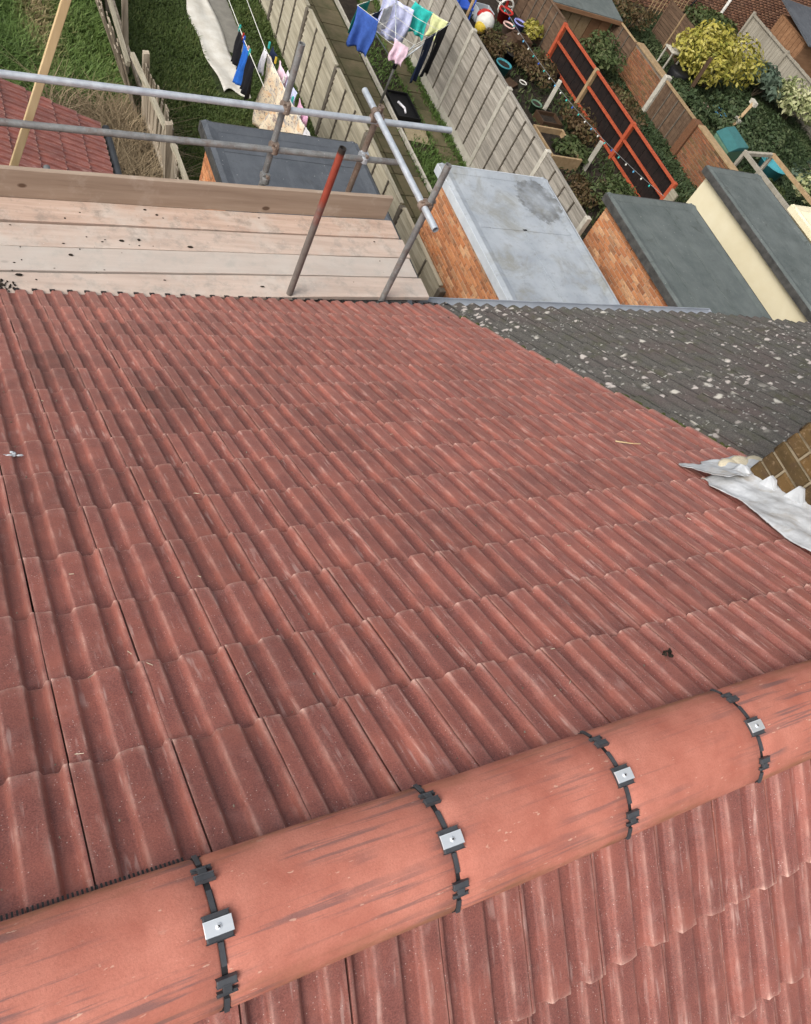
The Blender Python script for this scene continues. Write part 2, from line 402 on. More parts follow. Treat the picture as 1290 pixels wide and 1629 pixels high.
    for k_, c_ in dict(cloth_black=(22, 22, 27), cloth_navy=(30, 40, 66), cloth_blue=(38, 98, 186), cloth_denim=(60, 92, 168), cloth_teal=(48, 176, 168),
                       cloth_green=(30, 122, 112), cloth_lavender=(192, 196, 226), cloth_pink=(226, 196, 212), cloth_yellow=(214, 218, 162), cloth_white=(222, 220, 224),
                       cloth_rose=(206, 160, 186)).items():
        flat(k_, c_)
    for k_, c_ in dict(pl_teal=(58, 108, 108), pl_green=(90, 120, 98), pl_red=(170, 42, 34), pl_blue=(44, 84, 178), pl_sky=(96, 168, 214), pl_white=(216, 214, 206),
                       pl_yellow=(206, 178, 62), pl_black=(18, 18, 20), pl_lav=(140, 142, 200), pl_pink=(214, 176, 166), pl_cyan=(62, 136, 146), wood_dark=(74, 56, 42),
                       pl_aqua=(60, 176, 168)).items():
        flat(k_, c_, 0.55, 0.15, 8)
    n = NT('floral', 0.9, 0, 0.2)
    v = n.coords()
    c = n.ramp(n.voro(v, 9, 'Color'), [(0.0, (0.62, 0.52, 0.36)), (0.3, (0.70, 0.62, 0.48)), (0.5, (0.62, 0.38, 0.20)), (0.66, (0.26, 0.25, 0.27)), (0.8, (0.70, 0.60, 0.46)), (1.0, (0.20, 0.24, 0.36))])
    c = n.mix(n.ramp(n.noise(v, 11, 4, 0.7), [(0.45, 0.0), (0.6, 1.0)]), c, (0.72, 0.60, 0.44))
    c = n.mix(n.ramp(n.noise(v, 26, 4, 0.7), [(0.56, 0.0), (0.62, 0.9)]), c, (0.17, 0.16, 0.18))
    n.color(c)
    MAT['floral'] = n.m
    # leaves and blades: the colour of each blade is its own
    def leaf(name, stops, rough=0.6, trans=0.25):
        n = NT(name, rough, 0, 0.3)
        c = n.ramp(n.attr('tint'), stops)
        n.color(c)
        tr = n.t.nodes.new('ShaderNodeBsdfTranslucent')
        n.link(c, tr.inputs[0])
        ms = n.t.nodes.new('ShaderNodeMixShader')
        ms.inputs[0].default_value = trans
        n.link(n.b.outputs[0], ms.inputs[1]); n.link(tr.outputs[0], ms.inputs[2])
        n.link(ms.outputs[0], n.t.nodes['Material Output'].inputs[0])
        MAT[name] = n.m
    leaf('lush_grass', [(0, (0.060, 0.105, 0.022)), (0.4, (0.105, 0.175, 0.040)), (0.72, (0.17, 0.235, 0.07)), (0.86, (0.23, 0.22, 0.09)), (1, (0.33, 0.26, 0.14))])
    leaf('lawn_grass', [(0, (0.040, 0.068, 0.014)), (0.6, (0.085, 0.125, 0.030)), (0.85, (0.14, 0.16, 0.05)), (1, (0.24, 0.19, 0.09))])
    leaf('dry_stalks', [(0, (0.10, 0.075, 0.045)), (0.5, (0.22, 0.165, 0.10)), (0.85, (0.34, 0.27, 0.17)), (1, (0.10, 0.12, 0.04))], 0.8, 0.1)
    leaf('yellow_leaf', [(0, (0.05, 0.08, 0.015)), (0.35, (0.16, 0.18, 0.03)), (0.7, (0.44, 0.38, 0.07)), (1, (0.62, 0.57, 0.24))])
    leaf('cream_leaf', [(0, (0.07, 0.12, 0.04)), (0.4, (0.16, 0.21, 0.08)), (0.7, (0.46, 0.47, 0.24)), (1, (0.66, 0.64, 0.42))])
    leaf('dark_leaf', [(0, (0.022, 0.040, 0.016)), (0.6, (0.055, 0.085, 0.034)), (1, (0.125, 0.150, 0.070))])
    leaf('mid_leaf', [(0, (0.030, 0.050, 0.018)), (0.6, (0.075, 0.105, 0.035)), (1, (0.16, 0.17, 0.075))])
    leaf('grey_leaf', [(0, (0.045, 0.07, 0.045)), (0.6, (0.10, 0.145, 0.10)), (1, (0.20, 0.25, 0.18))])
    leaf('russet_leaf', [(0, (0.05, 0.035, 0.018)), (0.6, (0.12, 0.075, 0.035)), (1, (0.13, 0.13, 0.05))])
    MAT['bark'] = simple('bark', (0.07, 0.052, 0.036), (0.15, 0.115, 0.08), 20, 0.95, bump=0.8, bd=0.01)

build_materials()

# ------------------------------------------------------------------ mesh helpers
class MB:
    """collects verts and faces in world coordinates; build() makes ONE mesh object of them"""
    def __init__(self):
        self.v, self.f = [], []
    def add(self, vs, fs):
        o = len(self.v)
        self.v += [tuple(p) for p in vs]
        self.f += [tuple(o + i for i in q) for q in fs]
        return self
    def box(self, x0, x1, y0, y1, z0, z1):
        return self.add([(x0, y0, z0), (x1, y0, z0), (x1, y1, z0), (x0, y1, z0), (x0, y0, z1), (x1, y0, z1), (x1, y1, z1), (x0, y1, z1)],
                        [(3, 2, 1, 0), (4, 5, 6, 7), (0, 1, 5, 4), (1, 2, 6, 5), (2, 3, 7, 6), (3, 0, 4, 7)])
    def beam(self, a, b, w, h, up=(0, 0, 1)):
        """a box from a to b, w across and h along up"""
        a, b = Vector(a), Vector(b)
        d = (b - a).normalized()
        s = d.cross(Vector(up))
        if s.length < 1e-4:
            s = d.cross(Vector((1, 0, 0)))
        s.normalize(); u = s.cross(d)
        q = []
        for e in (a, b):
            for i, j in ((-1, -1), (1, -1), (1, 1), (-1, 1)):
                q.append(e + s * (w / 2 * i) + u * (h / 2 * j))
        return self.add(q, [(3, 2, 1, 0), (4, 5, 6, 7), (0, 1, 5, 4), (1, 2, 6, 5), (2, 3, 7, 6), (3, 0, 4, 7)])
    def tube(self, pts, r, n=8, r2=None, hollow=False):
        pts = [Vector(p) for p in pts]
        rs = r if isinstance(r, (list, tuple)) else [r + ((r2 if r2 is not None else r) - r) * k / (len(pts) - 1) for k in range(len(pts))]
        rings = []
        vs, fs = [], []
        ref = None
        for k, p in enumerate(pts):
            d = (pts[min(k + 1, len(pts) - 1)] - pts[max(k - 1, 0)]).normalized()
            if ref is None:
                ref = d.orthogonal().normalized()
            s = (ref - d * ref.dot(d)).normalized(); ref = s
            u = d.cross(s)
            for i in range(n):
                a = 2 * PI * i / n
                vs.append(p + (s * math.cos(a) + u * math.sin(a)) * rs[k])
        for k in range(len(pts) - 1):
            for i in range(n):
                j = (i + 1) % n
                fs.append((k * n + i, k * n + j, (k + 1) * n + j, (k + 1) * n + i))
        if hollow:
            for e, sg in ((0, 1), (len(pts) - 1, -1)):
                d = (pts[1] - pts[0]).normalized() if e == 0 else (pts[-2] - pts[-1]).normalized()
                o = len(vs)
                for ring, (dep, kf) in enumerate(((0.0, 0.82), (0.06, 0.82))):
                    for i in range(n):
                        q = Vector(vs[e * n + i])
                        vs.append(pts[e] + (q - pts[e]) * kf + d * dep)
                for i in range(n):
                    j = (i + 1) % n
                    fs.append((e * n + i, e * n + j, o + j, o + i) if sg < 0 else (e * n + j, e * n + i, o + i, o + j))
                    fs.append((o + i, o + j, o + n + j, o + n + i) if sg < 0 else (o + j, o + i, o + n + i, o + n + j))
                fs.append(tuple(o + n + i for i in range(n)))
        else:
            fs.append(tuple(reversed(range(n))))
            fs.append(tuple((len(pts) - 1) * n + i for i in range(n)))
        return self.add(vs, fs)
    def ball(self, c, r, nu=10, nv=6):
        c = Vector(c)
        rx, ry, rz = r if isinstance(r, (tuple, list)) else (r, r, r)
        vs = [c + Vector((0, 0, rz))]
        for j in range(1, nv):
            t = PI * j / nv
            for i in range(nu):
                p = 2 * PI * i / nu
                vs.append(c + Vector((rx * math.sin(t) * math.cos(p), ry * math.sin(t) * math.sin(p), rz * math.cos(t))))
        vs.append(c - Vector((0, 0, rz)))
        fs = [(0, 1 + i, 1 + (i + 1) % nu) for i in range(nu)]
        for j in range(nv - 2):
            for i in range(nu):
                a, b = 1 + j * nu + i, 1 + j * nu + (i + 1) % nu
                fs.append((a, a + nu, b + nu, b))
        o = 1 + (nv - 2) * nu
        fs += [(o + (i + 1) % nu, o + i, len(vs) - 1) for i in range(nu)]
        return self.add(vs, fs)
    def lathe(self, c, prof, n=14):
        """prof: (radius, z) from bottom to top round a vertical axis through c"""
        vs, fs = [], []
        for r, z in prof:
            for i in range(n):
                a = 2 * PI * i / n
                vs.append((c[0] + r * math.cos(a), c[1] + r * math.sin(a), c[2] + z))
        for k in range(len(prof) - 1):
            for i in range(n):
                j = (i + 1) % n
                fs.append((k * n + i, k * n + j, (k + 1) * n + j, (k + 1) * n + i))
        fs.append(tuple(reversed(range(n))))
        fs.append(tuple((len(prof) - 1) * n + i for i in range(n)))
        return self.add(vs, fs)
    def build(self, name, mat, parent=None, smooth=False, bevel=0.0, attr=None):
        o0 = origin_of(parent)
        me = bpy.data.meshes.new(name)
        me.from_pydata([(x - o0[0], y - o0[1], z - o0[2]) for x, y, z in self.v], [], self.f)
        if attr:
            for k, vals in attr.items():
                a = me.attributes.new(k, 'FLOAT', 'POINT'); a.data.foreach_set('value', np.asarray(vals, dtype=np.float32))
        me.materials.append(MAT[mat])
        if smooth:
            me.polygons.foreach_set('use_smooth', [True] * len(me.polygons))
        me.update()
        o = bpy.data.objects.new(name, me)
        col.objects.link(o)
        if parent is not None:
            o.parent = parent
        if bevel:
            b = o.modifiers.new('bevel', 'BEVEL'); b.width = bevel; b.segments = 2; b.limit_method = 'ANGLE'
        return o

ORIG = {}
def origin_of(o):
    """world place of a thing's base; parts and sub-parts keep their points relative to it"""
    while o is not None and o.parent is not None:
        o = o.parent
    return ORIG.get(o.name, (0, 0, 0)) if o is not None else (0, 0, 0)

def tag(o, label=None, cat=None, group=None, kind=None):
    if label: o['label'] = label
    if cat: o['category'] = cat
    if group: o['group'] = group
    if kind: o['kind'] = kind
    return o

def thing(name, label, cat, loc, group=None):
    o = bpy.data.objects.new(name, None)
    o.empty_display_size = 0.2
    col.objects.link(o)
    o.location = loc
    ORIG[o.name] = tuple(loc)
    return tag(o, label, cat, group)

def piece(name, me, parent, mtx):
    """one of many alike pieces: shares its mesh, placed by a world matrix"""
    o = bpy.data.objects.new(name, me)
    col.objects.link(o)
    o.parent = parent
    q = origin_of(parent)
    o.matrix_basis = Matrix.Translation((-q[0], -q[1], -q[2])) @ mtx
    return o

def np_mesh(name, V, F, mat, tint=None, smooth=False):
    V = np.asarray(V, dtype=np.float32); F = np.asarray(F, dtype=np.int32)
    me = bpy.data.meshes.new(name)
    me.vertices.add(len(V)); me.vertices.foreach_set('co', V.ravel())
    k = F.shape[1]
    me.loops.add(F.size); me.loops.foreach_set('vertex_index', F.ravel())
    me.polygons.add(len(F)); me.polygons.foreach_set('loop_start', np.arange(0, F.size, k, dtype=np.int32))
    me.update(calc_edges=True)
    if tint is not None:
        a = me.attributes.new('tint', 'FLOAT', 'POINT'); a.data.foreach_set('value', np.asarray(tint, dtype=np.float32))
    if smooth:
        me.polygons.foreach_set('use_smooth', np.ones(len(F), dtype=bool))
    me.materials.append(MAT[mat])
    return me

def obj(name, me, parent=None):
    o = bpy.data.objects.new(name, me)
    col.objects.link(o)
    if parent is not None: o.parent = parent
    return o
# ------------------------------------------------------------------ the ground
ZG = -7.0
g = MB(); g.add([(-300, -300, ZG), (300, -300, ZG), (300, 300, ZG), (-300, 300, ZG)], [(0, 1, 2, 3)])
tag(g.build('ground', 'ground'), kind='structure')

# ------------------------------------------------------------------ roof tiles
PITCH = math.radians(32.2)
CP, SP = math.cos(PITCH), math.sin(PITCH)
TW = 0.21                              # cover width of a red tile
def back_mtx(x, s, n=0.0, rz=0.0):     # a place on the slope that falls away from the camera
    m = Matrix(((1, 0, 0, x), (0, CP, SP, s * CP + n * SP), (0, -SP, CP, -s * SP + n * CP), (0, 0, 0, 1)))
    return m @ Matrix.Rotation(rz, 4, 'Z')
def front_mtx(x, s, n=0.0, rz=0.0):    # the near slope
    m = Matrix(((-1, 0, 0, x), (0, -CP, -SP, -s * CP - n * SP), (0, -SP, CP, -s * SP + n * CP), (0, 0, 0, 1)))
    return m @ Matrix.Rotation(rz, 4, 'Z')
def bp(x, s, n=0.0):
    return (x, s * CP + n * SP, -s * SP + n * CP)

def sm(a, b, t):
    k = min(max((t - a) / (b - a), 0), 1)
    return k * k * (3 - 2 * k)

def prof_red(t):
    """flat-topped rolls: narrow crest at the joint, pan, wide crest, pan, rise to the next joint"""
    h = 1 - sm(0.195, 0.255, t) + sm(0.415, 0.475, t) - sm(0.72, 0.78, t) + sm(0.905, 0.96, t)
    return h
CREST_EDGES = (0.005, 0.195, 0.47, 0.72, 0.965)

def make_tile(name, width, L, height, prof, edges, mat, ts, seed, thick=0.017, wear_rim_amt=1.0, tilt=0.066):
    r = random.Random(seed)
    vs_ = [0, -0.0015, -0.005, -0.011, -0.022, -0.045, -0.085, -0.14, -0.21, -0.285, -L]
    ph = [r.uniform(0, 9) for _ in range(4)]
    V, F, W = [], [], []
    nt_ = len(ts)
    for j, v in enumerate(vs_):
        for i, t in enumerate(ts):
            h = prof(t)
            wob = 0.0016 * math.sin(t * 19 + ph[0]) + 0.0012 * math.sin(t * 47 + ph[1])
            near = math.exp(v / 0.02)
            z = (h - 1) * height + v * tilt + 0.0008 * math.sin(v * 21 + ph[2] + t * 5)
            if j == 0: z -= 0.003
            elif j == 1: z -= 0.0009
            V.append((t * width, v + wob * near, z))
            de = min(abs(t - e) for e in edges)
            w = math.exp(-(de / 0.022) ** 2) * (1.05 * math.exp(v / 0.008) + 0.30 * (0.5 + 0.5 * math.sin(v * 33 + ph[3] + t * 9)) ** 2 + 0.10)
            w += (0.16 + 0.42 * prof(t)) * math.exp(v / 0.0045)  # besides the wear, a pale band paints the tail edge as if lit
            W.append(min(w * wear_rim_amt, 1))
    for j in range(len(vs_) - 1):
        for i in range(nt_ - 1):
            a = j * nt_ + i
            F.append((a, a + 1, a + 1 + nt_, a + nt_)[::-1])
    # tail face
    o = len(V)
    for i, t in enumerate(ts):
        x, y, z = V[i]
        V.append((x, y - 0.002, z - thick)); W.append(0.0)
    for i in range(nt_ - 1):
        F.append((i, i + 1, o + i + 1, o + i)[::-1])
    # side skirts
    for i0 in (0, nt_ - 1):
        o2 = len(V)
        for j in range(len(vs_)):
            x, y, z = V[j * nt_ + i0]
            V.append((x, y, z - thick)); W.append(0.0)
        for j in range(len(vs_) - 1):
            q = (j * nt_ + i0, (j + 1) * nt_ + i0, o2 + j + 1, o2 + j)
            F.append(q[::-1] if i0 == 0 else q)
    me = bpy.data.meshes.new(name)
    me.from_pydata(V, [], [f[::-1] for f in F])
    a = me.attributes.new('wear_rim', 'FLOAT', 'POINT'); a.data.foreach_set('value', np.asarray(W, dtype=np.float32))
    me.materials.append(MAT[mat])
    sm_ = np.ones(len(F), dtype=bool); sm_[-(2 * (len(vs_) - 1)):] = False
    sm_[(len(vs_) - 1) * (nt_ - 1):] = False
    me.polygons.foreach_set('use_smooth', sm_)
    me.update()
    return me

TS = [0.008, 0.016, 0.05, 0.12, 0.175, 0.195, 0.21, 0.225, 0.24, 0.255, 0.275, 0.335, 0.395, 0.415, 0.43, 0.445, 0.46, 0.475, 0.495, 0.56, 0.64, 0.70, 0.72, 0.735, 0.75, 0.765, 0.78, 0.80, 0.845, 0.885, 0.905, 0.92, 0.933, 0.946, 0.96, 0.985, 0.993]
RED = [make_tile('roof_tile', TW, 0.35, 0.0185, prof_red, CREST_EDGES, 'red_tile', TS, k) for k in range(6)]
REDL = [make_tile('eaves_tile', TW, 0.50, 0.0185, prof_red, CREST_EDGES, 'red_tile', TS, k + 20) for k in range(3)]
CUT = [make_tile('cut_tile', TW, 0.35, 0.0185, prof_red, CREST_EDGES, 'red_tile', TS[:19] + [0.60], k + 40) for k in range(3)]

def joined(name, placed, parent):
    """many tiles out of the frame as one part"""
    V, F, W = [], [], []
    o = 0
    q = Vector(origin_of(parent))
    for me, mtx in placed:
        nv = len(me.vertices)
        co = np.empty(nv * 3, dtype=np.float32); me.vertices.foreach_get('co', co); co = co.reshape(-1, 3)
        A = np.array(mtx)
        V.append(co @ A[:3, :3].T + A[:3, 3] - np.array(q))
        wv = np.zeros(nv, dtype=np.float32)
        if 'wear_rim' in me.attributes: me.attributes['wear_rim'].data.foreach_get('value', wv)
        W.append(wv)
        idx = np.empty(len(me.loops), dtype=np.int32); me.loops.foreach_get('vertex_index', idx)
        F.append(idx.reshape(-1, 4) + o); o += nv
    me2 = np_mesh(name, np.concatenate(V), np.concatenate(F), 'red_tile', None, True)
    me2.materials.clear(); me2.materials.append(placed[0][0].materials[0])
    a = me2.attributes.new('wear_rim', 'FLOAT', 'POINT'); a.data.foreach_set('value', np.concatenate(W))
    return tag(obj(name, me2, parent), kind='stuff')

# ------------------------------------------------------------------ the house we stand on
X0 = 0.0391
def tail(k):
    return 0.4711 + 0.2851 * k + 0.0006 * k * k if k < 14 else 4.69
house = thing('terraced_house', 'terraced house with new red interlocking tile roof and terracotta ridge in the foreground', 'house', (0.4, 0, ZG))
MB().box(-2.6, 3.44, -3.72, 3.72, ZG, -2.5).build('wall', 'house_brick', house)
deck = MB()
deck.add([bp(-2.6, 0, -0.075), bp(3.46, 0, -0.075), bp(3.46, 4.55, -0.05), bp(-2.6, 4.55, -0.05)], [(0, 3, 2, 1)])
back = deck.build('roof_deck', 'void', house)
deck = MB()
deck.add([(x, -y, z) for x, y, z in (bp(-2.6, 0, -0.075), bp(3.46, 0, -0.075), bp(3.46, 4.55, -0.05), bp(-2.6, 4.55, -0.05))], [(0, 1, 2, 3)])
front = deck.build('roof_deck', 'void', house)
rest = []
cnt = 0
rt = random.Random(3)
for k in range(15):
    s = tail(k)
    for i in range(-13, 17):
        x = X0 + TW * i
        if i >= 14 and s < 1.36: continue
        last = i == 16
        me = rt.choice(CUT) if last else (rt.choice(REDL) if k == 14 else rt.choice(RED))
        m = back_mtx(x + rt.uniform(-0.0015, 0.0015), s + rt.uniform(-0.003, 0.003), rt.uniform(-0.0015, 0.002), math.radians(rt.uniform(-0.25, 0.25)))
        if last and k == 14: m = back_mtx(x, s)
        if i >= -3 and x < 2.35 + s * 1.25:
            o = piece('roof_tile', me, back, m); cnt += 1
            if (k, i) in ((10, 1), (8, 3), (9, 1)):
                o['damp'] = 1.0
            else:
                o['damp'] = 0.0
        else:
            rest.append((me, m))
for k in range(10):
    s = 0.4528 + 0.314 * k
    for i in range(-12, 18):
        x = X0 - 0.012 + TW * i
        m = front_mtx(x + rt.uniform(-0.0015, 0.0015), s + rt.uniform(-0.003, 0.003), rt.uniform(-0.0015, 0.002), math.radians(rt.uniform(-0.25, 0.25)))
        if k < 3 and 2 <= i <= 10 and (i > 3 or k < 1) and (i > 5 or k < 2):
            o = piece('roof_tile', rt.choice(RED), front, m); cnt += 1
            o['damp'] = 0.0
        else:
            rest.append((rt.choice(RED), m))
print('single red tiles', cnt)
joined('roof_tile_field', rest, house)
# black comb filler showing under the eaves tiles
c = MB()
for q in range(-24, 34):
    xx = X0 + TW * 0.5 * q + 0.085
    c.box(xx, xx + 0.032, 0, 0.02, 0, 0.012)
cv = MB(); cv.add([bp(x, 4.675 + y, z - 0.006) for x, y, z in c.v], c.f)
tag(cv.build('eaves_comb', 'black_plastic', house), kind='stuff')

# ------------------------------------------------------------------ ridge caps, unions and clips
RS, XR = 0.47623, 0.20508
RR, ZC, TH = 0.155, 0.014 - 0.155, 0.985
def arc(x, th, r):
    return (x, r * math.sin(th), ZC + r * math.cos(th))
def ridge_cap(x0, x1, seed):
    r = random.Random(seed)
    mb = MB(); W = []
    nx, na = 17, 25
    vs = []
    ph = r.uniform(0, 9)
    xs = [x0 + (x1 - x0) * k / (nx - 1) for k in range(nx)]
    xs[1] = x0 + 0.004; xs[-2] = x1 - 0.004
    for j, x in enumerate(xs):
        for i in range(na):
            th = -TH + 2 * TH * i / (na - 1)
            rr = RR + 0.0012 * math.sin(x * 9 + ph + th * 2) - (0.003 if j in (0, nx - 1) else 0) - (0.004 if i in (0, na - 1) else 0)
            vs.append(arc(x, th, rr))
            W.append(0.9 if i < 2 or i > na - 3 else (0.35 if i < 4 or i > na - 5 else 0.0))
    no = len(vs)
    for j, x in enumerate(xs):
        for i in range(na):
            th = -TH + 2 * TH * i / (na - 1)
            vs.append(arc(x, th * 0.995, RR - 0.016)); W.append(0)
    fs = []
    for j in range(nx - 1):
        for i in range(na - 1):
            a = j * na + i
            fs.append((a, a + na, a + na + 1, a + 1)[::-1])
            fs.append((no + a, no + a + 1, no + a + na + 1, no + a + na)[::-1])
        for i in (0, na - 1):
            a = j * na + i
            q = (a, no + a, no + a + na, a + na)
            fs.append(q if i else q[::-1])
    for j in (0, nx - 1):
        for i in range(na - 1):
            a = j * na + i
            q = (a, a + 1, no + a + 1, no + a)
            fs.append(q if j else q[::-1])
    mb.add(vs, fs)
    o = mb.build('ridge_cap', 'ridge_cap', house, True, 0, {'wear_rim': W})
    e = o.modifiers.new('edges', 'EDGE_SPLIT'); e.split_angle = math.radians(50)
    o.rotation_euler[2] = 0
    o.location = (0, r.uniform(-0.0015, 0.0015), r.uniform(-0.001, 0.001))
    return o
for i in range(-6, 8):
    xa = XR + RS * (i - 1) + 0.0048
    if xa > 2.95: continue
    ridge_cap(xa, min(XR + RS * i - 0.0048, 3.1), i + 50)

def arc_patch(mb, x0, x1, t0, t1, r, thick, n=5):
    """a thin curved plate that follows the cap"""
    vs, fs = [], []
    for lay in (r, r - thick):
        for x in (x0, x1):
            for k in range(n):
                vs.append(arc(x, t0 + (t1 - t0) * k / (n - 1), lay))
    def ix(l, e, k): return (l * 2 + e) * n + k
    for k in range(n - 1):
        fs.append((ix(0, 0, k), ix(0, 0, k + 1), ix(0, 1, k + 1), ix(0, 1, k))[::-1])
        fs.append((ix(1, 0, k), ix(1, 1, k), ix(1, 1, k + 1), ix(1, 0, k + 1))[::-1])
        for e in (0, 1):
            q = (ix(0, e, k), ix(1, e, k), ix(1, e, k + 1), ix(0, e, k + 1))
            fs.append(q if e else q[::-1])
    for k in (0, n - 1):
        q = (ix(0, 0, k), ix(0, 1, k), ix(1, 1, k), ix(1, 0, k))
        fs.append(q if k == 0 else q[::-1])
    mb.add(vs, fs)

def ridge_union(x):
    mb = MB()
    arc_patch(mb, x - 0.012, x + 0.012, -TH * 1.0, TH * 1.0, RR - 0.003, 0.012, 25)
    u = mb.build('ridge_union', 'black_plastic', house, False)
    for sgn in (-1, 1):
        mb = MB()                                               # raised grey rib each side of the clamp
        a, b = sorted((sgn * 0.155, sgn * 0.40))
        arc_patch(mb, x - 0.0045, x + 0.0045, a, b, RR + 0.0025, 0.006, 6)
        mb.build('rib', 'grey_plastic', u)
        mb = MB()
        a, b = sorted((sgn * 0.78, sgn * 0.99))
        arc_patch(mb, x - 0.0045, x + 0.0045, a, b, RR + 0.001, 0.006, 6)
        mb.build('tail_strip', 'grey_plastic', u)
        mb = MB()                                               # the I shaped side clip
        a, b = sorted((sgn * 0.50, sgn * 0.585)); arc_patch(mb, x - 0.0175, x + 0.0175, a, b, RR + 0.009, 0.008, 4)
        a, b = sorted((sgn * 0.57, sgn * 0.67)); arc_patch(mb, x - 0.008, x + 0.008, a, b, RR + 0.0083, 0.008, 4)
        a, b = sorted((sgn * 0.655, sgn * 0.70)); arc_patch(mb, x - 0.0175, x + 0.0175, a, b, RR + 0.0055, 0.006, 4)
        mb.build('side_clip', 'grey_plastic', u, False, 0.0012)
    mb = MB(); arc_patch(mb, x - 0.0232, x + 0.0232, -0.138, 0.138, RR + 0.009, 0.008, 9)
    mb.build('clamp_base', 'grey_plastic', u, False, 0.002)
    mb = MB(); arc_patch(mb, x - 0.0250, x + 0.0250, -0.078, 0.078, RR + 0.0125, 0.0025, 9)
    mb.build('clamp_plate', 'clip_steel', u, False, 0.0006)
    mb = MB()
    zt = ZC + RR + 0.0125
    mb.lathe((x, 0, zt), [(0.0056, -0.001), (0.0056, 0.0012), (0.0042, 0.0026), (0.0, 0.003)], 14)
    sc = mb.build('screw', 'clip_steel', u, True)
    mb = MB()
    for a in (0.6, 0.6 + PI / 2):
        d = Vector((math.cos(a), math.sin(a), 0)) * 0.003
        mb.beam(Vector((x, 0, zt + 0.0028)) - d, Vector((x, 0, zt + 0.0028)) + d, 0.0013, 0.001)
    mb.build('screw_cross', 'void', u)
for i in range(-3, 6):
    if XR + RS * i < 3.0: ridge_union(XR + RS * i)
# bristly black roll that seals the cap to the tiles
for sgn in (1, -1):
    mb = MB()
    for q in range(700):
        x = -2.6 + q * 0.008
        y1 = 0.137 if sgn > 0 and x < 0.20 else 0.112
        p0 = Vector((x, sgn * 0.105, -0.075)); p1 = Vector((x, sgn * y1, -y1 * math.tan(PITCH) - 0.016))
        mb.beam(p0, p1, 0.0035, 0.003)
    tag(mb.build('ridge_comb', 'black_plastic', house), kind='stuff')

# ------------------------------------------------------------------ the neighbouring house
nb = thing('neighbouring_house', 'next door house with old dark lichen spotted roof tiles, brick chimney and lead flashing', 'house', (6.3, 0, ZG))
MB().box(3.46, 9.6, -3.72, 3.70, ZG, -2.6).build('wall', 'house_brick', nb)
def prof_old(t):
    return 0.5 + 0.5 * math.cos(2 * PI * 2 * (t - 0.02))
TS2 = [k / 20 for k in range(21)]; TS2[0] = 0.006; TS2[-1] = 0.994
OLD = [make_tile('old_tile', 0.30, 0.37, 0.030, prof_old, (0.02, 0.52), 'old_tile', TS2, k + 70, 0.022, 0.0, 0.072) for k in range(4)]
mb = MB(); mb.add([bp(3.44, 0, -0.12), bp(7.2, 0, -0.12), bp(9.7, 0, -0.12), bp(9.7, 4.15, -0.1), bp(7.2, 4.80, -0.1), bp(3.44, 4.80, -0.1)], [(5, 4, 3, 2, 1, 0)])
nd = mb.build('roof_deck', 'void', nb)
mb = MB(); mb.add([(x, -y, z) for x, y, z in (bp(3.5, 0, -0.05), bp(9.7, 0, -0.05), bp(9.7, 4.6, -0.05), bp(3.5, 4.6, -0.05))], [(0, 1, 2, 3)])
mb.build('front_slope', 'old_tile', nb)
rest = []; cnt2 = 0
for k in range(16):
    for i in range(21):
        x = 3.44 + 0.30 * i
        s = 4.92 - 0.3 * (15 - k) - max(0, x - 7.1) * 0.25
        if s < 0.2: continue
        if x < 3.9 and s < 1.0: continue
        m = back_mtx(x + rt.uniform(-0.004, 0.004), s + rt.uniform(-0.008, 0.008), -0.035 + rt.uniform(-0.003, 0.003), math.radians(rt.uniform(-0.6, 0.6)))
        if x < 5.4 + 1.6 * (s - 2):
            piece('roof_tile', rt.choice(OLD), nd, m); cnt2 += 1
        else:
            rest.append((rt.choice(OLD), m))
print('single old tiles', cnt2)
joined('roof_tile_field', rest, nb)
# half round gutter along its eaves
mb = MB()
n = 10
vs, fs = [], []
ye, ze = bp(0, 4.92, -0.10)[1:]
for x in (3.50, 7.25):
    for r in (0.062, 0.056):
        for k in range(n):
            a = PI + PI * k / (n - 1)
            vs.append((x, ye + 0.035 + r * math.cos(a), ze + 0.045 + r * math.sin(a)))
for k in range(n - 1):
    fs.append((k, k + 1, 2 * n + k + 1, 2 * n + k)); fs.append((n + k, 3 * n + k, 3 * n + k + 1, n + k + 1))
fs += [(0, 2 * n, 3 * n, n), (n - 1, 2 * n - 1, 4 * n - 1, 3 * n - 1)]
fs += [tuple(range(n)), tuple(range(2 * n, 3 * n))]
mb.add(vs, fs)
gut = mb.build('gutter', 'gutter_grey', nb)
mb = MB()
mb.beam((3.50, ye + 0.0, ze + 0.05), (3.50, ye + 0.12, ze + 0.06), 0.10, 0.13)
mb.build('gutter_end', 'gutter_grey', gut, False, 0.015)
mb = MB()
mb.beam((3.47, 3.98, -2.75), (8.4, 3.98, -2.75), 0.025, 0.16)
mb.build('fascia', 'dark_gutter', nb)
# moss in the seam between the two roofs
mb = MB()
for q in range(150):
    s = rt.choice([rt.uniform(1.45, 2.6), rt.uniform(1.4, 4.4)])
    x = 3.525 + abs(rt.gauss(0, 0.022))
    r = rt.uniform(0.006, 0.020)
    mb.ball(bp(x, s, -0.03 + r * 0.2), (r * rt.uniform(0.8, 1.6), r * rt.uniform(0.8, 1.8), r * 0.8), 6, 4)
tag(mb.build('moss', 'moss', nb, True), kind='stuff')

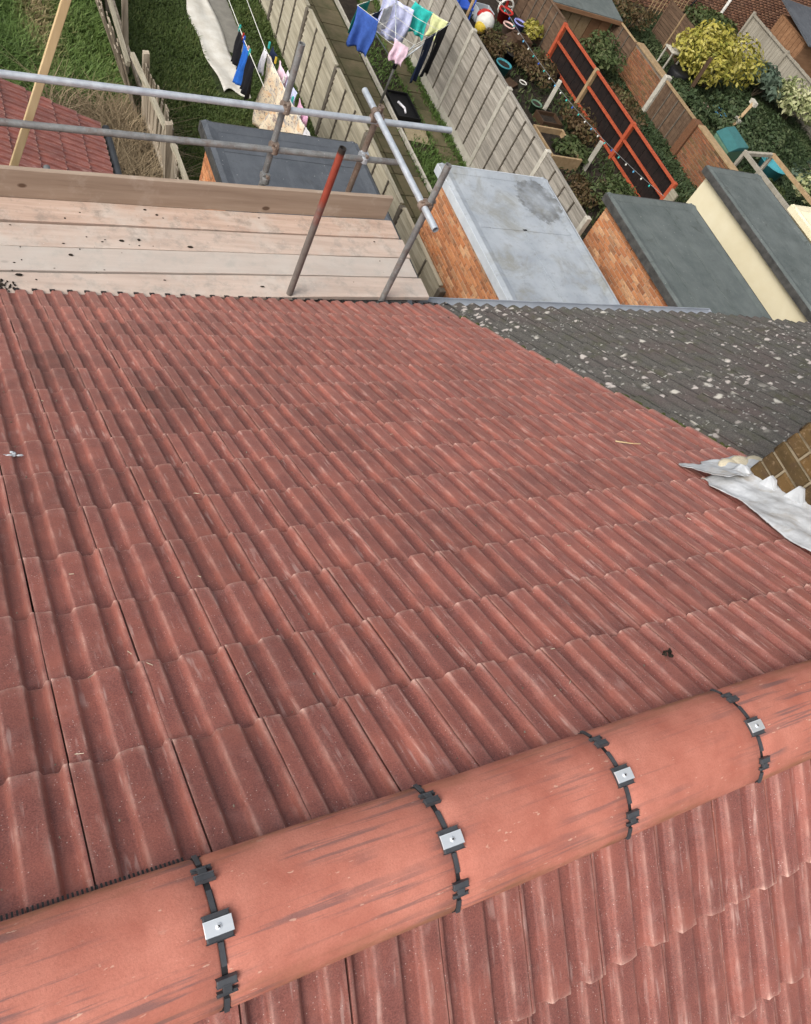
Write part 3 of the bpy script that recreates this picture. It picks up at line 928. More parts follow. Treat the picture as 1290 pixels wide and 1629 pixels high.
# brick helper: bricks on a wall face, each a piece; those past the limit are joined
def brick_mesh(name, L, H, D, mat, seed, thin=False):
    r = random.Random(seed)
    b = 0.0 if thin else 0.006
    vs = []
    for x, sx in ((0, 1), (L, -1)):
        for z, sz in ((0, 1), (H, -1)):
            j = lambda: r.uniform(-0.0025, 0.0025)
            vs.append((x + j(), -D, z + j()))
    for x, sx in ((0, 1), (L, -1)):
        for z, sz in ((0, 1), (H, -1)):
            j = lambda: r.uniform(-0.003, 0.003)
            vs.append((x + j() + b * sx, 0.004 + j() * 0.6, z + j() + b * sz))
    for x, sx in ((0, 1), (L, -1)):
        for z, sz in ((0, 1), (H, -1)):
            vs.append((x, -0.004, z))
    # order per layer: (x0z0),(x0z1),(x1z0),(x1z1)
    f = [(4, 6, 7, 5)]
    ring_f, ring_m, ring_b = (4, 5, 7, 6), (8, 9, 11, 10), (0, 1, 3, 2)
    for A, B in ((ring_f, ring_m), (ring_m, ring_b)):
        for k in range(4):
            f.append((A[k], A[(k + 1) % 4], B[(k + 1) % 4], B[k]))
    me = bpy.data.meshes.new(name)
    me.from_pydata(vs, [], f)
    me.materials.append(MAT[mat])
    me.update()
    return me
def brickwork(parent, root_name, org, u, nrm, length, height, mat, single, L=0.225, H=0.075, gap=0.010, limit=300, seed=1, proud=0.008, skip=None):
    """courses on the plane through org, along u, facing nrm; single(x along, z up) says which are pieces of their own"""
    r = random.Random(seed)
    u = Vector(u); nrm = Vector(nrm); org = Vector(org)
    full = [brick_mesh('brick', L - gap, H - gap, 0.03, mat, seed * 10 + k) for k in range(4)]
    half = [brick_mesh('brick', L / 2 - gap, H - gap, 0.03, mat, seed * 10 + 5 + k) for k in range(2)]
    many = []
    nrow = int(height / H)
    made = 0
    for j in range(nrow):
        x = 0.0 if j % 2 == 0 else -L / 2
        while x < length - 0.02:
            if x < 0:
                me, xs, wd = r.choice(half), 0.0, L / 2
            elif x + L > length + 0.01:
                me, xs, wd = r.choice(half), x, L / 2
            else:
                me, xs, wd = r.choice(full), x, L
            p = org + u * (xs + gap / 2) + Vector((0, 0, j * H + gap / 2)) + nrm * (proud + r.uniform(-0.003, 0.003))
            m = Matrix((( u.x, nrm.x, 0, p.x), (u.y, nrm.y, 0, p.y), (0, 0, 1, p.z), (0, 0, 0, 1)))
            if not (skip and skip(xs + wd / 2, j * H)):
                if made < limit and single(xs + wd / 2, j * H):
                    piece('brick', me, parent, m); made += 1
                else:
                    many.append((me, m))
            x += L
    if many:
        V, F = [], []
        q = np.array(origin_of(parent)); o = 0; F3 = []
        for me, mtx in many:
            nv = len(me.vertices)
            co = np.empty(nv * 3, dtype=np.float32); me.vertices.foreach_get('co', co)
            A = np.array(mtx)
            V.append(co.reshape(-1, 3) @ A[:3, :3].T + A[:3, 3] - q)
            idx = np.empty(len(me.loops), dtype=np.int32); me.loops.foreach_get('vertex_index', idx)
            F.append(idx.reshape(-1, 4) + o); o += nv
        me2 = np_mesh('brickwork', np.concatenate(V), np.concatenate(F), mat)
        tag(obj('brickwork', me2, parent), kind='stuff')
    return made

# chimney on the party line
CX, CY = 3.15, 1.088
mb = MB(); mb.box(CX + 0.012, 4.05, -0.55, CY - 0.012, -1.4, 1.75)
chim = mb.build('chimney', 'stack_mortar', nb)
brickwork(chim, 'c', (CX + 0.012, CY, -1.35), (0, -1, 0), (-1, 0, 0), 1.57, 3.0, 'old_brick', lambda a, z: -1.35 + z < 0.6, limit=200, seed=4, gap=0.013)
brickwork(chim, 'c', (4.05, CY - 0.012, -1.35), (-1, 0, 0), (0, 1, 0), 0.9, 3.0, 'old_brick', lambda a, z: False, seed=5, gap=0.013)
# lead: a dressed sheet on the tiles, an apron at the foot and stepped pieces up the brick
def rumple(x, s, a=1.0):
    return a * (0.012 * mnoise.noise((x * 7, s * 3, 1.3)) + 0.008 * mnoise.noise((x * 18, s * 9, 5.1)) + 0.003 * mnoise.noise((x * 55, s * 45, 2.1)) + 0.006 * math.sin((x - 2.85) * 40 + 3 * mnoise.noise((s * 3, 2, 1))))
def lead_sheet(name, mat, outline, nu, nv, base, thick=0.004, a=1.0):
    """outline(u) gives the two edges (x, s) at u; the sheet is ruled between them"""
    mb = MB(); vs, fs = [], []
    for j in range(nu):
        (xa, sa), (xb, sb) = outline(j / (nu - 1))
        for i in range(nv):
            t = i / (nv - 1)
            x, s = xa + (xb - xa) * t, sa + (sb - sa) * t
            n_ = base(t) + rumple(x, s, a)
            vs.append(bp(x, s, n_))
    o = len(vs)
    dn = Vector((0, SP, CP)) * thick
    vs += [tuple(Vector(p) - dn) for p in vs]
    for j in range(nu - 1):
        for i in range(nv - 1):
            a_ = j * nv + i
            fs.append((a_, a_ + 1, a_ + nv + 1, a_ + nv)); fs.append((o + a_, o + a_ + nv, o + a_ + nv + 1, o + a_ + 1))
    for j in range(nu - 1):
        for i in (0, nv - 1):
            a_ = j * nv + i
            fs.append((a_, a_ + nv, o + a_ + nv, o + a_))
    for j in (0, nu - 1):
        for i in range(nv - 1):
            a_ = j * nv + i
            fs.append((a_, a_ + 1, o + a_ + 1, o + a_))
    mb.add(vs, fs)
    return mb.build(name, mat, nb, True)
lead_sheet('lead_flashing', 'lead_sheet',
           lambda u: ((2.805 + 0.03 * math.sin(u * 9) + 0.09 * u + 0.05 * sm(0.8, 1, u) * math.sin(u * 40), 0.05 + 1.27 * u), (CX + 0.02, 0.05 + 1.25 * u)),
           90, 34, lambda t: 0.005 + 0.060 * t * t)
lead_sheet('lead_apron', 'lead_sheet',
           lambda u: ((2.945 + 0.54 * u, 1.455 + 0.035 * math.sin(u * 21) * (1 - u) + 0.03 * u), (2.97 + 0.53 * u, 1.20)),
           70, 26, lambda t: 0.007 + 0.055 * t)
mb = MB(); vs = []; fs = []
# lumps of cream mortar pressed round the foot of the stack
for q, (x, s, r) in enumerate(((3.20, 1.395, 0.075), (3.30, 1.40, 0.085), (3.40, 1.39, 0.08), (3.48, 1.36, 0.07))):
    mb.ball(bp(x, s - 0.03, 0.012), (r, r * 0.75, 0.026), 14, 8)
mb.build('mortar_fillet', 'cream_mortar', nb, True)
for j in range(9):
    y = 1.10 - 0.117 * j
    zr = -y * math.tan(PITCH)
    w = rt.uniform(-0.018, 0.014)
    pts = [(y + 0.012, zr + 0.005), (y + 0.004 + w * 0.4, zr + 0.112 + w), (y - 0.026 + w, zr + 0.118 + 1.5 * w), (y - 0.06, zr + 0.092 + w), (y - 0.09, zr + 0.07), (y - 0.118, zr + 0.062), (y - 0.118, zr + 0.035), (y - 0.05, zr + 0.0)]
    mb = MB()
    xx = CX - 0.012 - 0.003 * (j % 2)
    k = len(pts)
    vs = [(xx - 0.012 * (1 - (p[1] - zr) / 0.16) + rt.uniform(-0.003, 0.003), p[0], p[1]) for p in pts] + [(xx + 0.012, p[0], p[1]) for p in pts]
    fs = [tuple(range(k)), tuple(reversed(range(k, 2 * k)))] + [(i, i + k, (i + 1) % k + k, (i + 1) % k) for i in range(k)]
    mb.add(vs, fs)
    mb.build('stepped_flashing', 'lead', nb)

# ------------------------------------------------------------------ scaffold behind the eaves
sc = thing('scaffold', 'tube scaffold with two guard rails and a red topped pole beyond the eaves', 'scaffold', (2.2, 4.5, ZG))
TR = 0.0245
def std(x, y, top, mat, x2=None, label=None):
    mb = MB(); mb.tube([(x, y, ZG), (x2 if x2 is not None else x, y, top)], TR, 14, hollow=True)
    o = mb.build('standard', mat, sc, True)
    if label: o['label'] = label
    e = o.modifiers.new('edges', 'EDGE_SPLIT'); e.split_angle = math.radians(50)
    return o
std(2.215, 4.02, -1.235, 'red_tube', label='upright pole with its upper half painted red')
std(3.02, 4.02, -1.25, 'dull_steel')
std(2.25, 5.08, -1.22, 'dull_steel')
std(3.01, 5.08, -1.56, 'rusty_steel', label='short rusty brown upright pole')
std(-0.9, 5.08, -1.2, 'dull_steel'); std(-0.9, 4.02, -1.3, 'dull_steel')
def rail(name, a, b, mat):
    mb = MB(); mb.tube([a, b], TR, 14, hollow=True)
    o = mb.build(name, mat, sc, True)
    e = o.modifiers.new('edges', 'EDGE_SPLIT'); e.split_angle = math.radians(50)
    return o
rail('guard_rail', (-2.9, 5.03, -1.875), (3.66, 5.03, -1.632), 'galvanised')
rail('guard_rail', (-2.9, 5.03, -2.20), (3.31, 5.03, -1.985), 'dull_steel')['label'] = 'duller lower guard rail'
rail('end_rail', (2.945, 5.29, -1.585), (2.985, 3.78, -1.60), 'galvanised')
for y in (4.02, 5.08):
    rail('ledger', (-2.9, y + 0.05, -2.64), (3.3, y + 0.05, -2.60), 'dull_steel')
for x in (-0.85, 0.7, 2.27, 3.07):
    rail('transom', (x, 3.85, -2.566), (x, 5.25, -2.566), 'dull_steel')
def coupler(p, d1, d2, mat='rusty_steel'):
    p = Vector(p); d1 = Vector(d1).normalized(); d2 = Vector(d2).normalized()
    mb = MB()
    nn = d1.cross(d2).normalized()
    q1, q2 = p - nn * 0.026, p + nn * 0.026
    for q, d in ((q1, d1), (q2, d2)):
        mb.tube([q - d * 0.026, q + d * 0.026], 0.032, 12)
    mb.beam(p - d1 * 0.03 + d2 * 0.035, p + d1 * 0.03 + d2 * 0.035, 0.022, 0.05, nn)
    o = mb.build('coupler', mat, sc, False, 0.004)
    mb = MB()
    mb.tube([p + d2 * 0.03 - nn * 0.05, p + d2 * 0.045 + nn * 0.06], 0.008, 8)
    mb.tube([p + d2 * 0.043 + nn * 0.045, p + d2 * 0.046 + nn * 0.062], 0.015, 6)
    mb.build('bolt', 'rusty_steel', o)
coupler((2.25, 5.055, -1.685), (1, 0, 0.03), (0, 0, 1))
coupler((2.25, 5.055, -2.022), (1, 0, 0.03), (0, 0, 1))
coupler((3.01, 5.055, -1.66), (1, 0, 0.03), (0, 0, 1))
coupler((3.01, 5.055, -1.998), (1, 0, 0.03), (0, 0, 1), 'galvanised')
coupler((2.998, 4.02, -1.60), (0, 1, 0), (0, 0, 1))
coupler((2.95, 5.03, -1.615), (0, 1, 0), (1, 0, 0))
coupler((2.25, 5.06, -2.30), (1, 0, 0), (0, 0, 1), 'dull_steel')
def board_pt(x, y, z): return (x, y + 0.045 * x, z)
def board(name, x0, x1, y0, y1, z0, z1, mat, sag, parent=None):
    mb = MB(); vs, fs = [], []
    n = 30
    for k in range(n):
        x = x0 + (x1 - x0) * k / (n - 1)
        dz = sag * math.sin(x * 2.1 + y0 * 7) + 0.0015 * math.sin(x * 9 + y0)
        dy = 0.003 * math.sin(x * 1.3 + y0 * 11)
        for y, z in ((y0, z0), (y1, z0), (y1, z1), (y0, z1)):
            vs.append(board_pt(x, y + dy, z + dz))
    for k in range(n - 1):
        for i in range(4):
            a, b = k * 4 + i, k * 4 + (i + 1) % 4
            fs.append((a, a + 4, b + 4, b))
    fs += [(0, 1, 2, 3), tuple((n - 1) * 4 + i for i in (3, 2, 1, 0))]
    mb.add(vs, fs)
    return mb.build(name, mat, parent, False, 0.004)
board('toe_board', -2.9, 3.37, 4.795, 4.833, -2.50, -2.272, 'toe_board', 0.0, sc)
BL = ['pinkish scaffold board lying against the red eaves tiles', 'worn scaffold board, second out from the red eaves', 'whitish stained scaffold board, third out from the red eaves', 'pale scaffold board lying along the foot of the toe board']
for k in range(4):
    y0 = 3.888 + 0.2285 * k
    o = board('scaffold_board', -2.9 - 0.1 * (k % 2), 3.455 + (0.02, -0.01, 0.015, -0.02)[k], y0, y0 + 0.2165, -2.541 + 0.006 * (k % 2), -2.503 + 0.006 * (k % 2), 'scaffold_board', 0.003)
    tag(o, BL[k], 'scaffold board', 'boards of the scaffold platform')
# crumbs of mortar and moss lying on the boards
mb = MB()
for q in range(40):
    x = rt.uniform(0.2, 3.2); y = rt.uniform(3.95, 4.76)
    if rt.random() < 0.4: x = rt.uniform(0.3, 1.6)
    r = rt.choice([0.003, 0.004, 0.006, 0.006, 0.011]) * rt.uniform(0.7, 1.2)
    mb.ball(board_pt(x, y, -2.499 + r * 0.3), (r * rt.uniform(0.8, 2.4), r * rt.uniform(0.6, 1.3), r * 0.5), 6, 4)
for q in range(26):
    mb.ball(board_pt(0.30 + rt.gauss(0, 0.035), 3.98 + rt.gauss(0, 0.02), -2.496), rt.uniform(0.004, 0.011), 5, 3)
tag(mb.build('debris', 'soil', None), 'dark crumbs of mortar and moss scattered over the scaffold boards', 'debris', kind='stuff')
# leaning pale timber beyond the rails
mb = MB(); mb.beam((0.42, 5.17, -2.75), (0.94, 5.30, -0.75), 0.052, 0.03, (0, 1, 0))
tag(mb.build('timber_batten', 'fresh_timber', None, False, 0.004), 'long pale new timber leaning upright against the scaffold rails', 'timber')
# small litter on the red tiles
mb = MB()
for q in range(14):
    a = rt.uniform(0, 7)
    mb.ball(bp(1.667 + 0.022 * math.cos(a) * rt.random(), 0.325 + 0.02 * math.sin(a) * rt.random(), 0.004), (rt.uniform(0.003, 0.009), rt.uniform(0.003, 0.007), 0.004), 6, 4)
tag(mb.build('moss_clump', 'soil', None, True), 'small dark clump of dead moss on the red tiles above the ridge', 'debris')
mb = MB()
for q in range(9):
    mb.ball(bp(0.083 + rt.gauss(0, 0.010), 2.105 + rt.gauss(0, 0.012), -0.012 + rt.uniform(0, 0.008)), (rt.uniform(0.006, 0.014), rt.uniform(0.004, 0.009), 0.004), 6, 4)
tag(mb.build('paper_scrap', 'grey_trim', None), 'crumpled grey scrap in a tile pan near the left edge', 'debris')
mb = MB(); mb.tube([bp(2.83, 1.79, 0.003), bp(2.90, 1.74, 0.006), bp(2.955, 1.735, 0.003)], 0.004, 6, 0.0025)
tag(mb.build('wood_splinter', 'fresh_timber', None), 'pale wood splinter lying on the red tiles before the chimney', 'debris')

# straw, grit and crumbs caught on the new tiles
mb = MB()
for q in range(62):
    x = rt.uniform(-0.2, 3.2); s_ = rt.uniform(0.25, 4.4) * rt.random() ** 0.6 + 0.2
    if s_ > 4.5 or (x > 2.7 and s_ < 1.6): continue
    a = rt.uniform(0, PI); l = rt.uniform(0.003, 0.010)
    mb.tube([bp(x - l * math.cos(a), s_ - l * math.sin(a), 0.003), bp(x + l * math.cos(a), s_ + l * math.sin(a), 0.0035)], 0.0007 + 0.0004 * rt.random(), 4)
tag(mb.build('straw_litter', 'cream_mortar', None), 'tiny pale bits of straw scattered over the red tiles', 'litter', kind='stuff')
mb = MB()
for q in range(260):
    i_ = rt.randint(-2, 15)
    x = X0 + TW * (i_ + rt.choice([0.33, 0.83]) + rt.gauss(0, 0.03)); s_ = rt.uniform(0.2, 3.2)
    if x > 2.7 and s_ < 1.6: continue
    r = rt.uniform(0.0012, 0.0032)
    mb.ball(bp(x, s_, -0.019), (r, r * rt.uniform(0.8, 1.6), r), 5, 3)
tag(mb.build('grit', 'dark_mortar', None), 'grains of grit lying in the tile pans', 'litter', kind='stuff')
# ------------------------------------------------------------------ rear extensions with flat roofs
def extension(name, label, x0, x1, y1, zt, wallmat, feltmat, edgemat, single, seed, kerb=0.09, seams=(), core='mortar', bricks=True, y0=3.72):
    t = thing(name, label, 'extension', ((x0 + x1) / 2, (y0 + y1) / 2, ZG))
    MB().box(x0 + 0.012, x1 - 0.012, y0, y1 - 0.012, ZG, zt - 0.14).build('wall', core, t)
    if bricks:
        brickwork(t, 'b', (x0 + 0.012, y1, ZG), (0, -1, 0), (-1, 0, 0), y1 - 5.0, -0.14 + zt - ZG, wallmat, single, seed=seed)
    # felt covered deck with an upstand kerb on three sides
    ov = 0.10
    mb = MB(); mb.box(x0 - ov, x1 + ov, y0, y1 + ov, zt - 0.13, zt)
    rf = mb.build('roof_deck', feltmat, t, False, 0.01)
    mb = MB(); mb.beam((x0 - ov - 0.006, y0, zt - 0.065), (x0 - ov - 0.006, y1 + ov, zt - 0.06), 0.02, 0.135)
    mb.build('edge_trim', edgemat, t, False, 0.004)
    mb = MB(); mb.beam((x1 + ov + 0.006, y0, zt - 0.065), (x1 + ov + 0.006, y1 + ov, zt - 0.06), 0.02, 0.135)
    mb.build('edge_trim', edgemat, t, False, 0.004)
    mb = MB(); mb.beam((x0 - ov + 0.012, y1 + ov + 0.006, zt - 0.065), (x1 + ov - 0.012, y1 + ov + 0.006, zt - 0.06), 0.02, 0.135)
    mb.build('edge_trim', edgemat, t, False, 0.004)
    def kerbpiece(pts):
        # low triangular fillet under the felt along an edge
        mb = MB()
        a, b, inn = [Vector(p) for p in pts]
        up = Vector((0, 0, 0.028))
        vs = [a, a + up + inn * 0.35, a + inn, b, b + up + inn * 0.35, b + inn]
        mb.add(vs, [(0, 1, 4, 3), (1, 2, 5, 4), (0, 2, 1), (3, 4, 5), (0, 3, 5, 2)])
        return mb.build('kerb', feltmat, rf)
    z = zt + 0.001
    kerbpiece(((x0 - ov, y0, z), (x0 - ov, y1 + ov, z), (kerb * 2, 0, 0)))
    kerbpiece(((x1 + ov, y0, z), (x1 + ov, y1 + ov, z), (-kerb * 2, 0, 0)))
    kerbpiece(((x0 - ov, y1 + ov, z + 0.002), (x1 + ov, y1 + ov, z + 0.002), (0, -kerb * 2, 0)))
    for (xa, ya, xb, yb) in seams:
        mb = MB(); mb.beam((xa, ya, zt + 0.003), (xb, yb, zt + 0.003), 0.075, 0.007)
        mb.build('felt_seam', feltmat, rf)
    return t
ext1 = extension('flat_roof_extension', 'brick extension with smooth slate grey flat roof, partly behind the scaffold toe board', 3.22, 5.28, 9.15, -4.7, 'orange_brick', 'slate_felt', 'felt_edge',
                 lambda a, z: a < 1.9 and z > 0.7, 31, seams=((3.3, 8.72, 5.3, 8.72),))
ext2 = extension('flat_roof_extension', 'orange brick extension with pale grey flat roof and a dark puddle stain', 6.80, 8.70, 8.95, -4.7, 'orange_brick', 'grey_felt', 'grey_trim',
                 lambda a, z: z > 0.25 and a < 3.0 and a < 0.6 + z * 1.5, 32, seams=((6.9, 7.75, 8.7, 7.75), (7.72, 6.0, 7.72, 7.75)))
ext3 = extension('flat_roof_extension', 'orange brick extension with dark green grey felt roof beside the cream wall', 10.18, 12.18, 8.80, -4.7, 'orange_brick', 'dark_felt', 'felt_edge',
                 lambda a, z: z > 0.4 and a < 2.7 and a < 0.4 + z * 1.6, 33, seams=((11.45, 4, 11.45, 8.8), (10.62, 4.0, 10.62, 8.8)))
ext4 = extension('flat_roof_extension', 'cream rendered extension with dark grey felt roof at the right', 13.68, 15.14, 10.10, -4.7, 'cream_render', 'dark_felt', 'felt_edge', None, 34, core='cream_render', bricks=False)
ext5 = extension('flat_roof_extension', 'low cream extension corner at the right edge of the picture', 16.75, 18.2, 9.85, -5.1, 'cream_render', 'cream_render', 'cream_render', None, 35, core='cream_render', bricks=False)
# old roofing on the far neighbour's house wall line, behind the extensions
row = thing('terrace_row', 'row of houses carrying on to the right behind the dark roof', 'house', (15, 0, ZG))
MB().box(9.62, 24, -3.7, 3.70, ZG, -2.7).build('wall', 'house_brick', row)
mb = MB()
mb.add([(9.72, 0, -0.1), (24, 0, -0.1), (24, 3.6, -2.5), (9.72, 3.6, -2.5), (24, -3.6, -2.5), (9.72, -3.6, -2.5)], [(3, 2, 1, 0), (0, 1, 4, 5)])
mb.build('roof', 'old_tile', row)

# ------------------------------------------------------------------ lower red roof at the left
lr = thing('lean_to_roof', 'low red tiled rear extension roof with dark gutter at the left edge', 'extension', (0.3, 6.5, ZG))
MB().box(-1.6, 1.74, 3.72, 9.05, ZG, -5.02).build('wall', 'house_brick', lr)
LP = math.radians(20.0)
LC, LS = math.cos(LP), math.sin(LP)
def left_mtx(y, s, n=0.0):
    """slope that falls towards +X; s measured down from the eaves line upwards is negative"""
    X = Vector((0, -1, 0)); Y = Vector((LC, 0, -LS)); Z = Vector((LS, 0, LC))
    p = Vector((1.90, y, -4.90)) + Y * s + Z * n
    return Matrix(((X.x, Y.x, Z.x, p.x), (X.y, Y.y, Z.y, p.y), (X.z, Y.z, Z.z, p.z), (0, 0, 0, 1)))
mb = MB()
e = [left_mtx(9.2, 0, -0.06).translation, left_mtx(9.2, -3.6, -0.06).translation, left_mtx(3.75, -3.6, -0.06).translation, left_mtx(3.75, 0, -0.06).translation]
mb.add(e, [(0, 1, 2, 3)])
ld = mb.build('roof_deck', 'void', lr)
for k in range(11):
    for i in range(25):
        y = 9.22 - TW * i
        m = left_mtx(y, -0.3 * k)
        if k < 6 and y > 7.4:
            o = piece('roof_tile', rt.choice(RED), ld, m); o['damp'] = 0.0
        else:
            rest.append((rt.choice(RED), m))
rest2 = [q for q in rest if q[0].name.startswith('roof_tile')]
joined('roof_tile_field', rest2, lr)
mb = MB(); mb.tube([(1.96, 3.75, -4.98), (1.96, 9.2, -4.96)], 0.05, 10)
mb.build('gutter', 'dark_gutter', lr, True)

# ------------------------------------------------------------------ garden surfaces
def flat(name, pts, z, mat, parent=None, thick=0.0):
    mb = MB()
    k = len(pts)
    if thick:
        vs = [(x, y, z) for x, y in pts] + [(x, y, z - thick) for x, y in pts]
        mb.add(vs, [tuple(range(k)), tuple(reversed(range(k, 2 * k)))] + [(i, i + k, (i + 1) % k + k, (i + 1) % k) for i in range(k)])
    else:
        mb.add([(x, y, z) for x, y in pts], [tuple(range(k))])
    return mb.build(name, mat, parent)
tag(flat('lawn', [(-6, 9.2), (3.1, 9.2), (3.1, 26), (-6, 26)], ZG + 0.004, 'turf_soil'), kind='structure')
tag(flat('lawn', [(3.15, 9.3), (6.6, 9.3), (6.6, 26), (3.15, 26)], ZG + 0.004, 'turf_soil'), kind='structure')
tag(flat('soil_bed', [(10.0, 8.9), (14.75, 8.9), (14.75, 26), (10.0, 26)], ZG + 0.004, 'soil'), kind='structure')
tag(flat('soil_bed', [(8.72, 14.9), (9.30, 14.9), (9.35, 19), (8.75, 19)], ZG + 0.012, 'soil'), kind='structure')
tag(flat('path', [(4.95, 15.2), (5.85, 14.8), (5.75, 22), (4.9, 22)], ZG + 0.010, 'grey_path'), kind='structure')
path = bpy.data.objects.new('garden_path', None); col.objects.link(path); tag(path, kind='structure')
# mossy slabs of the middle garden, each laid a little uneven
slab_root = path
for (xa, xb, y0, y1, st) in ((6.75, 8.58, 9.4, 19.0, 0.62), (9.35, 9.86, 9.4, 19.0, 0.60), (8.66, 9.33, 11.4, 13.0, 0.8)):
    y = y0
    while y < y1:
        nx = max(1, round((xb - xa) / 0.6))
        for i in range(nx):
            w = (xb - xa) / nx
            if xa > 8.6 and xa < 9 : continue
            mb = MB(); a, b = xa + w * i + 0.012, xa + w * (i + 1) - 0.012
            dz = rt.uniform(-0.006, 0.008)
            mb.box(a, b, y + 0.012, y + st - 0.012, ZG - 0.03, ZG + 0.018 + dz)
            o = mb.build('paving_slab', 'mossy_slab', path, False, 0.008)
            o.rotation_euler[0] = 0
        y += st
mb = MB(); mb.beam((8.62, 9.4, ZG + 0.03), (8.66, 19, ZG + 0.03), 0.05, 0.10)
tag(mb.build('edging_kerb', 'concrete'), kind='structure')
tag(flat('sand_patch', [(8.72, 13.02), (9.25, 12.95), (9.32, 13.5), (8.78, 13.6)], ZG + 0.024, 'sand'), kind='structure')

# long white sheet on the grass
mb = MB(); vs, fs = [], []
N1, N2 = 26, 10
for j in range(N1):
    t = j / (N1 - 1)
    y = 13.6 + 3.6 * t
    xa = 4.95 - 0.12 * math.sin(t * 3) + 0.03 * math.sin(t * 17) - 0.03 * t
    xb = 5.45 - 0.10 * t + 0.03 * math.sin(t * 13)
    if t > 0.72: xa += (t - 0.72) * 0.1
    for i in range(N2):
        u = i / (N2 - 1)
        x = xa + (xb - xa) * u
        vs.append((x, y + 0.05 * math.sin(u * 5) * (1 - t) * 2, ZG + 0.05 + 0.025 * mnoise.noise((x * 5, y * 3, 0)) + 0.02 * math.sin(u * 7 + t * 8)))
for j in range(N1 - 1):
    for i in range(N2 - 1):
        a = j * N2 + i
        fs.append((a, a + 1, a + N2 + 1, a + N2))
mb.add(vs, fs)
o = mb.build('white_sheet', 'white_sheet', None, True)
o.modifiers.new('thick', 'SOLIDIFY').thickness = 0.012
tag(o, 'long dirty white fabric sheet laid on the lawn', 'sheet')

# ------------------------------------------------------------------ fences
def lap_fence(name, label, x, ys, zt, mat, slat=0.125, posts=True, postmat='concrete', gravel=True, lean=0.0, battens=3, batmat='batten', proud=0.05, capmat=None):
    t = thing(name, label, 'fence', (x, ys[0], ZG))
    for k in range(len(ys)):
        if posts:
            mb = MB()
            lx = lean + rt.uniform(-0.01, 0.01)
            vs_top = zt + proud
            mb.box(x - 0.055, x + 0.055, ys[k] - 0.05, ys[k] + 0.05, ZG, vs_top)
            for q in range(4, 8):
                vx, vy, vz = mb.v[q]; mb.v[q] = (vx + lx, vy, vz)
            mb.build('post', postmat, t, False, 0.012)
    for k in range(len(ys) - 1):
        a, b = ys[k] + 0.055, ys[k + 1] - 0.055
        zb = ZG + 0.02
        if gravel:
            mb = MB(); mb.box(x - 0.03, x + 0.025, a, b, ZG, ZG + 0.22)
            mb.build('gravel_board', postmat, t, False, 0.008)
            zb = ZG + 0.225
        n = max(3, int((zt - zb) / (slat * 0.86)))
        st = (zt - 0.03 - zb) / n
        for j in range(n):
            z0 = zb + st * j
            f = (z0 - ZG) / (zt - ZG) * lean
            mb = MB(); vs, fs = [], []
            m = 7
            ph = rt.uniform(0, 9)
            for q in range(m):
                y = a + (b - a) * q / (m - 1)
                wv = 0.010 * math.sin(y * 5 + ph) + 0.006 * math.sin(y * 13 + ph * 2)
                lo, hi = z0 - 0.012 + wv, z0 + slat
                # lower edge stands forward over the slat below
                vs += [(x - 0.034 + f, y, lo), (x - 0.02 + f, y, lo), (x + 0.002 + f, y, hi), (x - 0.008 + f, y, hi)]
            for q in range(m - 1):
                for i in range(4):
                    c0, c1 = q * 4 + i, q * 4 + (i + 1) % 4
                    fs.append((c0, c0 + 4, c1 + 4, c1)[::-1])
            fs += [(0, 1, 2, 3)[::-1], tuple((m - 1) * 4 + i for i in range(4))]
            mb.add(vs, fs)
            mb.build('slat', mat, t)
        for q in range(battens):
            y = a + (b - a) * (q + 1) / (battens + 1)
            mb = MB(); mb.beam((x - 0.042, y, zb), (x - 0.042 + lean, y, zt - 0.02), 0.026, 0.022, (1, 0, 0))
            mb.build('batten', batmat, t)
        mb = MB(); mb.beam((x - 0.005 + lean, a, zt), (x - 0.005 + lean, b, zt), 0.075, 0.03)
        mb.build('cap_rail', capmat or mat, t, False, 0.004)
    return t
P3 = [8.85 + 1.83 * k for k in range(7)]
lap_fence('panel_fence', 'grey lap panel fence with pale concrete posts behind the rotary airer', 9.97, [8.8, 10.56, 12.38, 14.26, 16.1, 17.95, 19.8], -5.2, 'grey_fence')
lap_fence('panel_fence', 'pale weathered lap fence with thin dark battens left of the mossy path', 6.60, [7.4, 9.2, 10.98, 12.77, 14.56, 16.36, 18.16], -5.63, 'pale_fence', posts=True, postmat='batten', gravel=False, lean=-0.04, battens=2, proud=-0.02)
# rickety plank fence at the left
pf = thing('plank_fence', 'rickety leaning fence of old grey vertical planks beside the lush grass', 'fence', (3.1, 12, ZG))
y = 8.55
while y < 17.5:
    w = rt.uniform(0.085, 0.115)
    yy = y
    if 9.95 < yy < 10.3:
        y += w; continue
    bend = 0.18 * math.sin((yy - 9) * 0.9)
    lean = -0.16 + 0.10 * math.sin(yy * 1.3) + rt.uniform(-0.03, 0.03)
    if yy > 12: lean = -0.42 + rt.uniform(-0.05, 0.05)
    top = -5.62 + 0.09 * math.sin(yy * 2.1) + rt.uniform(-0.03, 0.03) - (0.25 if yy > 12 else 0)
    xb = 3.16 + bend * 0.25
    mb = MB(); mb.beam((xb, yy + w / 2, ZG), (xb + lean, yy + w / 2 + rt.uniform(-0.03, 0.03), top), w * 0.93, 0.018, (1, 0, 0))
    mb.build('plank', 'old_plank', pf)
    y += w
for ya, yb, xa, xb, za, zb in ((8.6, 9.9, 3.08, 3.02, -5.58, -5.55), (10.3, 11.0, 3.02, 2.96, -5.60, -5.62), (11.0, 11.9, 2.96, 2.84, -5.62, -5.56), (11.9, 17.4, 2.80, 2.86, -5.72, -5.80)):
    mb = MB(); mb.beam((xa, ya, za), (xb, yb, zb), 0.055, 0.075); mb.build('top_rail', 'pale_fence', pf)
